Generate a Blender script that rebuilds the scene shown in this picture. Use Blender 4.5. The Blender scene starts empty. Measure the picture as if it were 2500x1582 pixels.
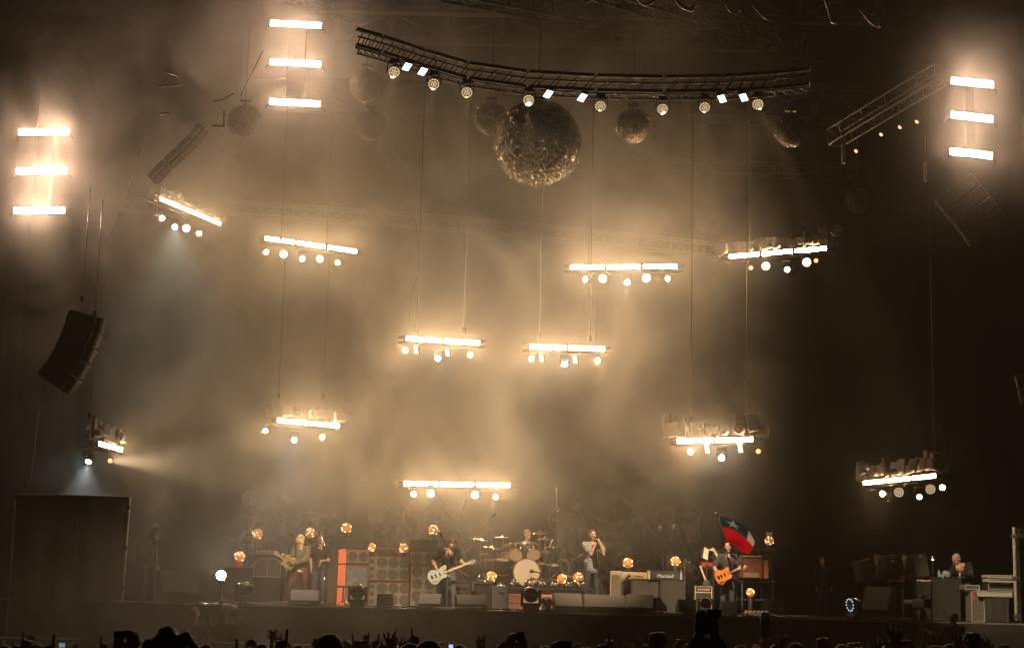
import bpy, bmesh, math, random
from mathutils import Vector, Matrix, Euler
R = math.radians
PI = math.pi
random.seed(7)
sc = bpy.context.scene
C = sc.collection

# ---------------------------------------------------------------- camera
FPX = 3900.0                      # focal length in photograph pixels (2500 wide)
CAM = Vector((0.0, -39.0, 2.35))  # standing in the crowd, 39 m from the stage edge
cam_d = bpy.data.cameras.new('camera')
cam_d.sensor_width = 36.0
cam_d.lens = 36.0 * FPX / 2500.0
cam_d.clip_start = 0.1
cam_d.clip_end = 2000.0
cam = bpy.data.objects.new('camera', cam_d)
C.objects.link(cam)
CROT = Matrix.Rotation(R(90 + 9.8), 3, 'X') @ Matrix.Rotation(R(1.4), 3, 'Z')
cam.matrix_world = Matrix.Translation(CAM) @ CROT.to_4x4()
sc.camera = cam

# ---------------------------------------------------------------- night sky
w = bpy.data.worlds.new('World')
sc.world = w
w.use_nodes = True
wn = w.node_tree
sky = wn.nodes.new('ShaderNodeTexSky')
sky.sky_type = 'NISHITA'
sky.sun_disc = False
sky.sun_elevation = R(-9)
sky.sun_rotation = R(160)
bg = wn.nodes['Background']
wn.links.new(sky.outputs[0], bg.inputs[0])
bg.inputs[1].default_value = 0.05

# ---------------------------------------------------------------- render look
sc.render.engine = 'CYCLES'
sc.cycles.use_denoising = True
sc.cycles.max_bounces = 4
sc.cycles.diffuse_bounces = 2
sc.cycles.glossy_bounces = 2
sc.cycles.transmission_bounces = 4
sc.cycles.transparent_max_bounces = 6
sc.cycles.volume_bounces = 0
sc.cycles.sample_clamp_indirect = 4.0
sc.cycles.caustics_reflective = False
sc.cycles.caustics_refractive = False
sc.cycles.volume_step_rate = 3.0
sc.cycles.use_light_tree = False
sc.cycles.use_adaptive_sampling = True
sc.cycles.adaptive_threshold = 0.04
sc.cycles.adaptive_min_samples = 16
sc.cycles.volume_max_steps = 256
sc.view_settings.view_transform = 'Standard'
sc.view_settings.look = 'None'
sc.view_settings.exposure = 0.0
sc.view_settings.gamma = 1.0
sc.view_settings.use_curve_mapping = False

# ---------------------------------------------------------------- helpers
def P(px, py, Y):
    """world point seen at photograph pixel (px, py) lying at stage depth Y"""
    d = CROT @ Vector(((px - 1250.0) / FPX, -(py - 791.0) / FPX, -1.0))
    return CAM + d * ((Y - CAM.y) / d.y)

def PZ(px, py, z):
    d = CROT @ Vector(((px - 1250.0) / FPX, -(py - 791.0) / FPX, -1.0))
    return CAM + d * ((z - CAM.z) / d.z)

K = 2500.0 / 2408.0
def D(px, py, Y):
    return P(px * K, py * K, Y)

def mpp(Y):
    return (Y - CAM.y) / FPX

class MB:
    """collects simple solids; build() links them as one mesh object"""
    def __init__(s):
        s.v = []; s.f = []; s.smooth = set(); s.mi = {}; s.cur = 0
    def add(s, vs, fs, smooth=False):
        b = len(s.v)
        s.v += [tuple(v) for v in vs]
        for f in fs:
            if smooth: s.smooth.add(len(s.f))
            if s.cur: s.mi[len(s.f)] = s.cur
            s.f.append([i + b for i in f])
        return s
    def box(s, c, d, rot=None, taper=None):
        c = Vector(c); x, y, z = d[0] / 2, d[1] / 2, d[2] / 2
        t = taper or (1, 1)
        vs = []
        for zz, k in ((-z, 1), (z, 0)):
            tx, ty = (1, 1) if k else t
            vs += [Vector((-x * tx, -y * ty, zz)), Vector((x * tx, -y * ty, zz)), Vector((x * tx, y * ty, zz)), Vector((-x * tx, y * ty, zz))]
        m = rot if rot is not None else Matrix.Identity(3)
        vs = [c + m @ v for v in vs]
        return s.add(vs, [(3, 2, 1, 0), (4, 5, 6, 7), (0, 1, 5, 4), (1, 2, 6, 5), (2, 3, 7, 6), (3, 0, 4, 7)])
    def bbox(s, c, d, b=0.012, rot=None):
        """box with chamfered edges"""
        c = Vector(c); h = Vector(d) / 2
        b = min(b, min(h) * 0.6)
        m = rot if rot is not None else Matrix.Identity(3)
        vs = []; idx = {}
        for sx in (-1, 1):
            for sy in (-1, 1):
                for sz in (-1, 1):
                    for ax in range(3):
                        p = [sx * h.x, sy * h.y, sz * h.z]
                        for o in range(3):
                            if o != ax: p[o] -= (sx, sy, sz)[o] * b
                        idx[(sx, sy, sz, ax)] = len(vs)
                        vs.append(c + m @ Vector(p))
        fs = []
        for ax in range(3):
            o = [i for i in range(3) if i != ax]
            for sg in (-1, 1):
                q = []
                for a, bb in ((-1, -1), (1, -1), (1, 1), (-1, 1)):
                    k = [0, 0, 0]; k[ax] = sg; k[o[0]] = a; k[o[1]] = bb
                    q.append(idx[(*k, ax)])
                if (sg > 0) == (ax == 1): q.reverse()
                fs.append(q)
        for ax in range(3):          # edges parallel to ax
            o = [i for i in range(3) if i != ax]
            for a in (-1, 1):
                for bb in (-1, 1):
                    k0 = [0, 0, 0]; k0[o[0]] = a; k0[o[1]] = bb
                    k1 = list(k0); k0[ax] = -1; k1[ax] = 1
                    q = [idx[(*k0, o[0])], idx[(*k1, o[0])], idx[(*k1, o[1])], idx[(*k0, o[1])]]
                    fs.append(q)
        for sx in (-1, 1):
            for sy in (-1, 1):
                for sz in (-1, 1):
                    fs.append([idx[(sx, sy, sz, i)] for i in range(3)])
        return s.add(vs, fs)
    def frame(s, d):
        d = Vector(d).normalized()
        u = d.orthogonal().normalized() if abs(d.z) > .999 else d.cross(Vector((0, 0, 1))).normalized()
        return u, d.cross(u).normalized(), d
    def cyl(s, p0, p1, r0, r1=None, n=10, caps=True, smooth=True):
        p0, p1 = Vector(p0), Vector(p1)
        if r1 is None: r1 = r0
        u, v, d = s.frame(p1 - p0)
        vs = []
        for p, r in ((p0, r0), (p1, r1)):
            for i in range(n):
                a = 2 * PI * i / n
                vs.append(p + (u * math.cos(a) + v * math.sin(a)) * r)
        s.add(vs, [(i, (i + 1) % n, n + (i + 1) % n, n + i) for i in range(n)], smooth)
        if caps:
            s.add(vs, [tuple(range(n))[::-1], tuple(range(n, 2 * n))])
        return s
    def tube(s, pts, r, n=6, smooth=True):
        pts = [Vector(p) for p in pts]
        rs = r if isinstance(r, (list, tuple)) else [r] * len(pts)
        vs = []; fs = []
        u = None
        for k, p in enumerate(pts):
            d = (pts[min(k + 1, len(pts) - 1)] - pts[max(k - 1, 0)])
            d = d.normalized() if d.length > 1e-9 else Vector((0, 0, 1))
            if u is None: u, vv, _ = s.frame(d)
            else:
                u = (u - d * u.dot(d)); u = u.normalized() if u.length > 1e-6 else s.frame(d)[0]
                vv = d.cross(u)
            for i in range(n):
                a = 2 * PI * i / n
                vs.append(p + (u * math.cos(a) + vv * math.sin(a)) * rs[k])
        for k in range(len(pts) - 1):
            for i in range(n):
                fs.append((k * n + i, k * n + (i + 1) % n, (k + 1) * n + (i + 1) % n, (k + 1) * n + i))
        s.add(vs, fs, smooth)
        s.add(vs, [tuple(range(n))[::-1], tuple(range((len(pts) - 1) * n, len(pts) * n))])
        return s
    def lathe(s, prof, c=(0, 0, 0), axis=(0, 0, 1), n=24, smooth=True):
        """prof: list of (radius, height along axis)"""
        c = Vector(c); u, v, d = s.frame(axis)
        vs = []; fs = []
        for r, h in prof:
            for i in range(n):
                a = 2 * PI * i / n
                vs.append(c + d * h + (u * math.cos(a) + v * math.sin(a)) * max(r, 1e-4))
        m = len(prof)
        for k in range(m - 1):
            for i in range(n):
                fs.append((k * n + i, k * n + (i + 1) % n, (k + 1) * n + (i + 1) % n, (k + 1) * n + i))
        s.add(vs, fs, smooth)
        s.add(vs, [tuple(range(n))[::-1], tuple(range((m - 1) * n, m * n))])
        return s
    def ball(s, c, r, n=16, m=10, rot=None):
        """r: radius or (rx, ry, rz)"""
        c = Vector(c); r = (r, r, r) if not isinstance(r, (tuple, list, Vector)) else r
        mt = rot if rot is not None else Matrix.Identity(3)
        vs = [c + mt @ Vector((0, 0, -r[2]))]
        for j in range(1, m):
            t = PI * j / m
            for i in range(n):
                a = 2 * PI * i / n
                vs.append(c + mt @ Vector((r[0] * math.sin(t) * math.cos(a), r[1] * math.sin(t) * math.sin(a), -r[2] * math.cos(t))))
        vs.append(c + mt @ Vector((0, 0, r[2])))
        fs = [(0, 1 + (i + 1) % n, 1 + i) for i in range(n)]
        for j in range(m - 2):
            for i in range(n):
                a = 1 + j * n + i; b = 1 + j * n + (i + 1) % n
                fs.append((a, b, b + n, a + n))
        e = len(vs) - 1; o = 1 + (m - 2) * n
        fs += [(o + i, o + (i + 1) % n, e) for i in range(n)]
        return s.add(vs, fs, True)
    def torus(s, c, R0, r, axis=(0, 0, 1), n=24, m=6, a0=0, a1=2 * PI):
        c = Vector(c); u, v, d = s.frame(axis)
        full = abs(a1 - a0 - 2 * PI) < 1e-6
        k = n if full else n + 1
        pts = [c + (u * math.cos(a0 + (a1 - a0) * i / n) + v * math.sin(a0 + (a1 - a0) * i / n)) * R0 for i in range(k)]
        if not full: return s.tube(pts, r, m)
        vs = []; fs = []
        for i in range(n):
            a = 2 * PI * i / n; rad = u * math.cos(a) + v * math.sin(a)
            for j in range(m):
                b = 2 * PI * j / m
                vs.append(c + rad * (R0 + r * math.cos(b)) + d * r * math.sin(b))
        for i in range(n):
            for j in range(m):
                fs.append((i * m + j, ((i + 1) % n) * m + j, ((i + 1) % n) * m + (j + 1) % m, i * m + (j + 1) % m))
        return s.add(vs, fs, True)
    def prism(s, poly, c, u, v, depth):
        """polygon (a,b) in the plane u,v at c, extruded along u x v by depth (centred)"""
        c, u, v = Vector(c), Vector(u).normalized(), Vector(v).normalized()
        nrm = u.cross(v).normalized() * (depth / 2)
        n = len(poly)
        vs = [c + u * a + v * b - nrm for a, b in poly] + [c + u * a + v * b + nrm for a, b in poly]
        fs = [tuple(range(n))[::-1], tuple(range(n, 2 * n))] + [(i, (i + 1) % n, n + (i + 1) % n, n + i) for i in range(n)]
        return s.add(vs, fs)
    def mesh(s, name):
        me = bpy.data.meshes.new(name)
        me.from_pydata(s.v, [], s.f)
        if s.smooth:
            for i in s.smooth: me.polygons[i].use_smooth = True
        for i, m in s.mi.items(): me.polygons[i].material_index = m
        me.update()
        return me
    def build(s, name, mat, parent=None, loc=None, rot=None):
        me = s.mesh(name)
        for m in (mat if isinstance(mat, (list, tuple)) else [mat]):
            me.materials.append(m)
        return link(name, me, parent, loc, rot)

def link(name, me, parent=None, loc=None, rot=None):
    o = bpy.data.objects.new(name, me)
    C.objects.link(o)
    if parent is not None: o.parent = parent
    if loc is not None: o.location = loc
    if rot is not None: o.rotation_euler = rot
    return o

def tag(o, label, cat, group=None):
    o['label'] = label; o['category'] = cat
    if group: o['group'] = group
    return o

def thing(name, label, cat, loc=(0, 0, 0), rot=(0, 0, 0), group=None):
    o = bpy.data.objects.new(name, None)
    o.empty_display_size = 0.1
    C.objects.link(o)
    o.location = loc; o.rotation_euler = rot
    return tag(o, label, cat, group)

def struct(o):
    o['kind'] = 'structure'; return o

def copy_tree(o, parent=None):
    c = o.copy(); C.objects.link(c)
    if parent is not None: c.parent = parent
    for ch in list(o.children): copy_tree(ch, c)
    return c

# ---------------------------------------------------------------- materials
MATS = {}
def mat(name, col, rough=0.6, metal=0.0, emit=None, estr=0.0, noise=0.0, nscale=8.0, bump=0.0, spec=0.5, alpha=1.0, trans=0.0):
    if name in MATS: return MATS[name]
    m = bpy.data.materials.new(name); m.use_nodes = True
    nt = m.node_tree; b = nt.nodes['Principled BSDF']
    b.inputs['Base Color'].default_value = (*col, 1)
    b.inputs['Roughness'].default_value = rough
    b.inputs['Metallic'].default_value = metal
    b.inputs['Specular IOR Level'].default_value = spec
    b.inputs['Alpha'].default_value = alpha
    b.inputs['Transmission Weight'].default_value = trans
    if emit is not None:
        b.inputs['Emission Color'].default_value = (*emit, 1)
        b.inputs['Emission Strength'].default_value = estr
    if noise > 0 or bump > 0:
        tc = nt.nodes.new('ShaderNodeTexCoord')
        nz = nt.nodes.new('ShaderNodeTexNoise'); nz.inputs['Scale'].default_value = nscale
        nz.inputs['Detail'].default_value = 5; nz.inputs['Roughness'].default_value = 0.65
        nt.links.new(tc.outputs['Object'], nz.inputs['Vector'])
        if noise > 0:
            mx = nt.nodes.new('ShaderNodeMix'); mx.data_type = 'RGBA'
            mx.inputs['A'].default_value = (*[c * (1 - noise) for c in col], 1)
            mx.inputs['B'].default_value = (*[min(1, c * (1 + noise)) for c in col], 1)
            cr = nt.nodes.new('ShaderNodeMapRange')
            cr.inputs['From Min'].default_value = .32; cr.inputs['From Max'].default_value = .68
            nt.links.new(nz.outputs['Fac'], cr.inputs['Value'])
            nt.links.new(cr.outputs['Result'], mx.inputs['Factor'])
            nt.links.new(mx.outputs['Result'], b.inputs['Base Color'])
            rr = nt.nodes.new('ShaderNodeMapRange')
            rr.inputs['To Min'].default_value = max(0, rough - .12); rr.inputs['To Max'].default_value = min(1, rough + .15)
            nt.links.new(nz.outputs['Fac'], rr.inputs['Value'])
            nt.links.new(rr.outputs['Result'], b.inputs['Roughness'])
        if bump > 0:
            bp = nt.nodes.new('ShaderNodeBump'); bp.inputs['Strength'].default_value = bump
            bp.inputs['Distance'].default_value = .02
            nt.links.new(nz.outputs['Fac'], bp.inputs['Height'])
            nt.links.new(bp.outputs['Normal'], b.inputs['Normal'])
    MATS[name] = m
    return m

def glow(name, col, s):
    if name in MATS: return MATS[name]
    m = bpy.data.materials.new(name); m.use_nodes = True
    nt = m.node_tree; nt.nodes.clear()
    o = nt.nodes.new('ShaderNodeOutputMaterial'); e = nt.nodes.new('ShaderNodeEmission')
    e.inputs[0].default_value = (*col, 1); e.inputs[1].default_value = s
    nt.links.new(e.outputs[0], o.inputs[0])
    m.cycles.emission_sampling = 'NONE' if any(k in name for k in ('cell', 'strip', 'faint', 'soft')) else 'FRONT'
    MATS[name] = m
    return m
# ================================================================ haze and stage smoke
def volume_box(name, lo, hi, build):
    b = MB(); lo, hi = Vector(lo), Vector(hi)
    b.box((lo + hi) / 2, hi - lo)
    m = bpy.data.materials.new(name); m.use_nodes = True
    nt = m.node_tree; nt.nodes.clear()
    out = nt.nodes.new('ShaderNodeOutputMaterial')
    pv = nt.nodes.new('ShaderNodeVolumePrincipled')
    nt.links.new(pv.outputs[0], out.inputs['Volume'])
    build(nt, pv)
    m.cycles.volume_sampling = 'EQUIANGULAR'
    o = b.build(name, m); o['kind'] = 'stuff'
    return o, m

HAZE = 0.0013
def hz(nt, pv):
    pv.inputs['Color'].default_value = (.95, .85, .7, 1)
    pv.inputs['Density'].default_value = HAZE
    pv.inputs['Anisotropy'].default_value = 0.25
volume_box('haze', (-60, -52, -1), (60, 42, 34), hz)

def smoke(nt, pv, lo=.034, hi=.25, bands=((0, -3.3, 11.3, 5.6), (1, 6.2, 7.0, 2.6), (2, 11.3, 9.4, 4.0))):
    pv.inputs['Color'].default_value = (.97, .93, .88, 1)
    pv.inputs['Anisotropy'].default_value = 0.25
    N = nt.nodes.new; L = nt.links.new
    tc = N('ShaderNodeTexCoord')
    mp = N('ShaderNodeMapping'); mp.inputs['Scale'].default_value = (.36, .33, .29)
    mp.inputs['Location'].default_value = (0.4, 5.5, 9.7)
    L(tc.outputs['Object'], mp.inputs['Vector'])
    nz = N('ShaderNodeTexNoise'); nz.inputs['Scale'].default_value = 1.0
    nz.inputs['Detail'].default_value = 5.0; nz.inputs['Roughness'].default_value = .68
    nz.inputs['Distortion'].default_value = 1.0
    L(mp.outputs[0], nz.inputs['Vector'])
    r = N('ShaderNodeMapRange'); r.inputs['From Min'].default_value = .4; r.inputs['From Max'].default_value = .7
    r.inputs['To Min'].default_value = lo; r.inputs['To Max'].default_value = hi
    r.interpolation_type = 'SMOOTHSTEP'
    L(nz.outputs['Fac'], r.inputs['Value'])
    # the drift is thickest left of centre and thins towards the wings and the front
    sep = N('ShaderNodeSeparateXYZ'); L(tc.outputs['Object'], sep.inputs[0])
    def band(axis, c, h, soft):
        a = N('ShaderNodeMath'); a.operation = 'SUBTRACT'; a.inputs[1].default_value = c; L(sep.outputs[axis], a.inputs[0])
        b = N('ShaderNodeMath'); b.operation = 'ABSOLUTE'; L(a.outputs[0], b.inputs[0])
        q = N('ShaderNodeMapRange'); q.interpolation_type = 'SMOOTHSTEP'
        q.inputs['From Min'].default_value = h - soft; q.inputs['From Max'].default_value = h
        q.inputs['To Min'].default_value = 1; q.inputs['To Max'].default_value = 0
        L(b.outputs[0], q.inputs['Value']); return q
    cur = r.outputs[0]
    for q in [band(*a) for a in bands]:
        mu = N('ShaderNodeMath'); mu.operation = 'MULTIPLY'
        L(cur, mu.inputs[0]); L(q.outputs[0], mu.inputs[1]); cur = mu.outputs[0]
    L(cur, pv.inputs['Density'])
sm, smm = volume_box('stage_smoke', (-14.7, -.9, 1.8), (8.1, 13.3, 20.8), smoke)
sm['label'] = 'drifting warm stage smoke hanging over the middle of the stage'

sm, smm = volume_box('low_smoke', (-13.6, -8.1, .1), (2.6, -.6, 4.6), lambda nt, pv: smoke(nt, pv, .03, .1, ((0, -5.5, 8.0, 6.0), (1, -4.3, 3.7, 3.0), (2, 0.9, 3.6, 2.8))))
sm['label'] = 'thin smoke creeping over the left of the stage front'

for c_, lab in ((D(98, 404, 2.4), 'smoke glowing round the left blinder tower'), (D(2285, 280, -2.1), 'smoke glowing round the right blinder tower'), (D(1682, 1030, 1.6), 'smoke glowing round the pod just above the flag'), (D(2120, 1125, 4.1), 'smoke glowing round the far right pod')):
    sm, smm = volume_box('lamp_smoke', c_ - Vector((2.6, 2.2, 3.6)), c_ + Vector((2.6, 2.2, 3.6)), lambda nt, pv: smoke(nt, pv, .03, .1, ((0, c_.x, 2.5, 2.3), (1, c_.y, 2.1, 1.9), (2, c_.z, 3.5, 2.6))))
    sm['label'] = lab

# ================================================================ light fixtures
WARM = (1.0, .65, .335)
ROSE = (1.0, .66, .43)
black = mat('black_powder_coat', (.02, .02, .021), .5, noise=.4, nscale=6)
alu = mat('truss_aluminium', (.42, .41, .4), .38, .85, noise=.25, nscale=5)
darkalu = mat('dark_truss_steel', (.09, .085, .08), .5, .5, noise=.3, nscale=5)
bar_glow = glow('light_bar_glow', WARM, 215)
bar_rose = glow('tower_bar_glow', ROSE, 300)
bar_dim = glow('oblique_bar_glow', WARM, 90)
amber_glow = glow('amber_lamp_glow', (1.0, .64, .28), 560)
amber_dim = glow('amber_lamp_faint', (1.0, .58, .22), 1.6)
wash_glow = glow('wash_cell_glow', (1.0, .74, .46), 14)
wash_face = glow('wash_lens_glow', (1.0, .74, .46), 60)
wash_dim = glow('wash_cell_soft', (1.0, .7, .38), 1.7)
cool_glow = glow('cool_spot_glow', (.72, .9, 1.0), 150)
cool_dim = glow('cool_spot_soft', (.62, .9, .85), 6)
strobe_glow = glow('strobe_strip_glow', (.7, .8, 1.0), 7)
strobe_warm = glow('strobe_strip_warm', (1.0, .92, .8), 2.2)

def facing(p, tgt):
    """rotation whose -Y axis looks from p to tgt, z kept up"""
    d = (Vector(tgt) - Vector(p)).normalized()
    z = Vector((0, 0, 1)); x = (-d).cross(z)
    x = x.normalized() if x.length > 1e-4 else Vector((1, 0, 0))
    # basis: local -Y = d
    y = -d; x = y.cross(z).normalized(); zz = x.cross(y).normalized()
    return Matrix((x, y, zz)).transposed().to_euler()

def lamp_disc(r, n=10, y=-.002):
    return MB().add([(r * math.cos(2 * PI * i / n), y, r * math.sin(2 * PI * i / n)) for i in range(n)], [tuple(range(n))])

def add_spot(parent, col, power, size=30, blend=.6, loc=(0, -.03, 0), rot=(R(90), 0, 0), rad=.05):
    ld = bpy.data.lights.new('beam', 'SPOT')
    ld.color = col; ld.energy = power; ld.spot_size = R(size); ld.spot_blend = blend; ld.shadow_soft_size = rad
    o = bpy.data.objects.new('beam', ld); C.objects.link(o)
    o.parent = parent; o.location = loc; o.rotation_euler = rot   # a light shines along its -Z; +90 deg about X turns that to +Y
    return o

def hex_cells(r, n_ring=2):
    pts = [(0, 0)]
    for k in range(1, n_ring + 1):
        m = 6 * k
        for i in range(m):
            a = 2 * PI * (i + .25 * k) / m
            pts.append((r * .86 * k / n_ring * math.cos(a), r * .86 * k / n_ring * math.sin(a)))
    return pts

BEAMS = []
def make_lamp(kind, p, tgt, label, group=None, s=1.0, lit=True, aim=None):
    """one lantern: housing, lens, yoke"""
    e = facing(p, tgt)
    if kind == 'amber':
        t = thing('blinder_lamp', label, 'stage light', p, e, group)
        MB().lathe([(.055, .22), (.085, .2), (.1, .06), (.105, 0), (.098, 0), (.094, .03)], axis=(0, 1, 0), n=14).build('housing', black, t)
        lamp_disc(.094, 12, -.004).build('lens', amber_glow if lit else amber_dim, t)
        MB().tube([(-.115, .1, 0), (-.115, .1, .12), (0, .1, .16), (.115, .1, .12), (.115, .1, 0)], .012).build('yoke', black, t)
    elif kind == 'wash':
        t = thing('wash_light', label, 'stage light', p, e, group)
        MB().lathe([(.08, .26), (.15, .2), (.175, .08), (.18, -.012), (.168, -.012), (.165, .01)], axis=(0, 1, 0), n=20).build('housing', black, t)
        MB().lathe([(.163, .004), (.163, .0)], axis=(0, 1, 0), n=20).build('face_plate', black, t)
        if lit: lamp_disc(.115, 10, -.004).build('lens', wash_face, t)
        c = MB()
        for a, b in hex_cells(.165):
            n = 6
            c.add([(a + .021 * math.cos(2 * PI * i / n), -.006, b + .021 * math.sin(2 * PI * i / n)) for i in range(n)], [tuple(range(n))])
        o = c.build('led_cells', wash_glow if lit else wash_dim, t); o['kind'] = 'stuff'
        MB().tube([(-.2, .08, -.02), (-.205, .1, .12), (-.16, .12, .27), (.16, .12, .27), (.205, .1, .12), (.2, .08, -.02)], .018).build('yoke', black, t)
        MB().bbox((0, .12, .31), (.26, .18, .09)).build('base', black, t)
    elif kind == 'spot':
        t = thing('moving_spotlight', label, 'stage light', p, e, group)
        MB().lathe([(.09, .34), (.13, .3), (.14, .1), (.115, 0), (.1, 0), (.097, .03)], axis=(0, 1, 0), n=16).build('housing', black, t)
        lamp_disc(.096, 14, -.004).build('lens', cool_glow if lit else cool_dim, t)
        MB().tube([(-.17, .16, 0), (-.17, .16, .22), (.17, .16, .22), (.17, .16, 0)], .022).build('yoke', black, t)
        MB().bbox((0, .16, .28), (.34, .24, .1)).build('base', black, t)
    elif kind == 'strobe':
        t = thing('strobe_panel', label, 'strobe light', p, e, group)
        MB().bbox((0, .05, 0), (.24, .09, .42)).build('housing', black, t)
        c = MB()
        for i in range(5):
            x = -.08 + .04 * i
            c.add([(x - .012, -.002, -.18), (x + .012, -.002, -.18), (x + .012, -.002, .18), (x - .012, -.002, .18)], [(0, 1, 2, 3)])
        o = c.build('tube_rows', strobe_glow if lit else strobe_warm, t); o['kind'] = 'stuff'
        MB().tube([(-.17, .06, -.03), (-.17, .06, .26), (.17, .06, .26), (.17, .06, -.03)], .012).build('yoke', black, t)
    t.scale = (s, s, s)
    return t

scrapm = [mat('scrap_grey', (.36, .33, .3), .65, .1, noise=.3), mat('scrap_rust', (.27, .2, .16), .7, .1, noise=.4), mat('scrap_dark', (.12, .11, .1), .6, .3, noise=.4)]

def solve_level(l, r, Y0):
    a = D(*l, Y0)
    b = PZ(r[0] * K, r[1] * K, a.z)
    if not (Y0 - 3.0 < b.y < Y0 + 3.4): b = D(*r, max(Y0 - 3.0, min(Y0 + 3.4, b.y)))
    return a, b

def scrap_top(parent, L, seed, hmax):
    """welded junk standing on a pod's frame: overlapping housings, drums, plates and stubs"""
    rnd = random.Random(seed); z0 = .1
    half = L / 2 + .3
    def blob(cx, wd, h, y, dep, m):
        n = 10; q = []
        for i in range(n + 1):
            f = i / n; q.append((-wd / 2 + wd * f, h * (rnd.uniform(.82, 1.0)) * (.6 if i in (0, n) else 1)))
        q = [(-wd / 2, 0)] + q + [(wd / 2, 0)]
        q = [(wd / 2, 0), *reversed(q[1:-1]), (-wd / 2, 0)]
        MB().prism(q, (cx, y, z0), (1, 0, 0), (0, 0, 1), dep).build('housing_plate', m, parent)
    blob(-half * .35, half * 1.25, hmax * .5, .2, .12, scrapm[0]); blob(half * .4, half * 1.15, hmax * .42, .22, .12, scrapm[1])
    for i in range(int(L * 9)):
        cx = rnd.uniform(-half, half); k = rnd.random(); m = rnd.choices(scrapm, (5, 3, 2))[0]
        y = rnd.uniform(-.1, .14); h = hmax * rnd.uniform(.25, .95) * (1 - .45 * (1 - abs(cx) / half)); wd = rnd.uniform(.12, .42)
        if k < .35:
            MB().bbox((cx, y, z0 + h * rnd.uniform(.45, .55)), (wd, rnd.uniform(.12, .3), h * rnd.uniform(.5, .95)), .03, Matrix.Rotation(rnd.uniform(-.25, .25), 3, 'Y')).build('scrap_box', m, parent)
        elif k < .6:
            r = min(wd * .5, h * .5); c = Vector((cx, y - .05, z0 + max(r, h * .6)))
            MB().lathe([(r, .1), (r, -.06), (r * .8, -.09), (r * .75, -.05), (r * .3, -.05), (r * .28, -.1)], c, (0, 1, 0), 16).build('drum_cover', m, parent)
        elif k < .85:
            blob(cx, wd * 1.3, h, y, .07, m)
        else:
            d = Vector((rnd.uniform(-.5, .5), 0, 1)).normalized(); c = Vector((cx, y, z0))
            MB().cyl(c, c + d * h * 1.05, rnd.uniform(.025, .07), n=10).build('pipe_stub', m, parent)

def pod(l, r, Y0, segs, lamps, where, seed, hmax=.7, lit=True, bar=None, chains=(), scrap=True):
    a, b = solve_level(l, r, Y0)
    mid = (a + b) / 2; d = b - a; L = d.length
    rz = math.atan2(d.y, d.x)
    t = thing('light_pod', f'hanging light pod with {segs} glowing bars, {where}', 'light pod', mid, (0, math.asin(-d.z / L) if abs(d.z) > 1e-4 else 0, rz), 'hanging light pods over the stage')
    h = .125
    fr = MB()
    for zz, yy in ((.06, .3), (-.1, .3), (.06, .06), (-.1, .06)):
        fr.cyl((-L / 2 - .15, yy, zz), (L / 2 + .15, yy, zz), .025, n=6)
    n = int(L / .4)
    for i in range(n + 1):
        x = -L / 2 + L * i / n
        fr.cyl((x, .06, .06), (x, .3, -.1), .012, n=5); fr.cyl((x, .3, .06), (x, .06, -.1), .012, n=5)
    fr.build('frame', darkalu, t)
    sl = L / segs
    for i in range(segs):
        x0 = -L / 2 + sl * i + .035; x1 = x0 + sl - .07
        br = MB().box(((x0 + x1) / 2, .02, 0), (x1 - x0, .06, h)).build('light_bar', black, t)
        zz = h / 2 - .008
        MB().add([(x0 + .01, -.013, -zz), (x1 - .01, -.013, -zz), (x1 - .01, -.013, zz), (x0 + .01, -.013, zz)], [(0, 1, 2, 3)]).build('led_face', bar or bar_glow, br)
    if scrap:
        scrap_top(t, L, seed, hmax)
    ords = {1: ['middle'], 2: ['left', 'right'], 3: ['left', 'middle', 'right'], 4: ['far left', 'inner left', 'inner right', 'far right'], 5: ['far left', 'inner left', 'middle', 'inner right', 'far right']}
    kn = {'amber': 'amber blinder lamp', 'wash': 'round wash light', 'spot': 'cool spotlight', 'strobe': 'striped strobe panel'}
    for i, lp in enumerate(lamps):
        kind, px, py = lp[:3]; on = lp[3] if len(lp) > 3 else True
        f = min(1.1, max(-.1, (px - l[0]) / max(1, (r[0] - l[0]))))
        Y = a.y + (b.y - a.y) * f - .05
        p = D(px, py, Y)
        tgt = lp[4] if len(lp) > 4 else (p.x * .4, -30, 1.0)
        if kind == 'strobe': tgt = (p.x - 6, -12, p.z - 9)
        o = make_lamp(kind, p, tgt, f'{kn[kind]}, {ords[len(lamps)][i]} under the pod {where}', 'lamps under the light pods', lit=on and kind != 'strobe', s={'wash': .74, 'strobe': .62, 'amber': .66, 'spot': .74}[kind])
    return t, a, b

PODS = {}
PODS['A'] = pod((373, 466), (520, 528), 6.5, 3, [('amber', 381, 513), ('spot', 411, 534), ('wash', 438, 537), ('amber', 468, 549)], 'by the slanted speaker strip', 1, .5, bar=bar_dim)
PODS['B'] = pod((620, 560), (841, 592), 8, 3, [('amber', 626, 593), ('wash', 667, 598), ('spot', 711, 609), ('wash', 752, 609), ('amber', 794, 618)], 'under the highest light tower', 2, .3, scrap=False)
PODS['C'] = pod((1339, 629), (1595, 627), 5, 3, [('amber', 1376, 657), ('wash', 1418, 655), ('spot', 1475, 664), ('wash', 1520, 654), ('amber', 1570, 655)], 'right below the big ball', 3, .3, scrap=False)
PODS['D'] = pod((1712, 604), (1947, 584), 6, 3, [('amber', 1766, 630, False), ('wash', 1801, 626), ('spot', 1851, 634), ('wash', 1897, 617), ('amber', 1919, 613, False)], 'highest on the right side', 4, .8)
PODS['E'] = pod((952, 796), (1131, 807), 3, 2, [('amber', 953, 824), ('strobe', 978, 823), ('spot', 1030, 842), ('strobe', 1052, 829), ('amber', 1106, 834)], 'mid-height, left of centre', 5, .4, scrap=False)
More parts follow.
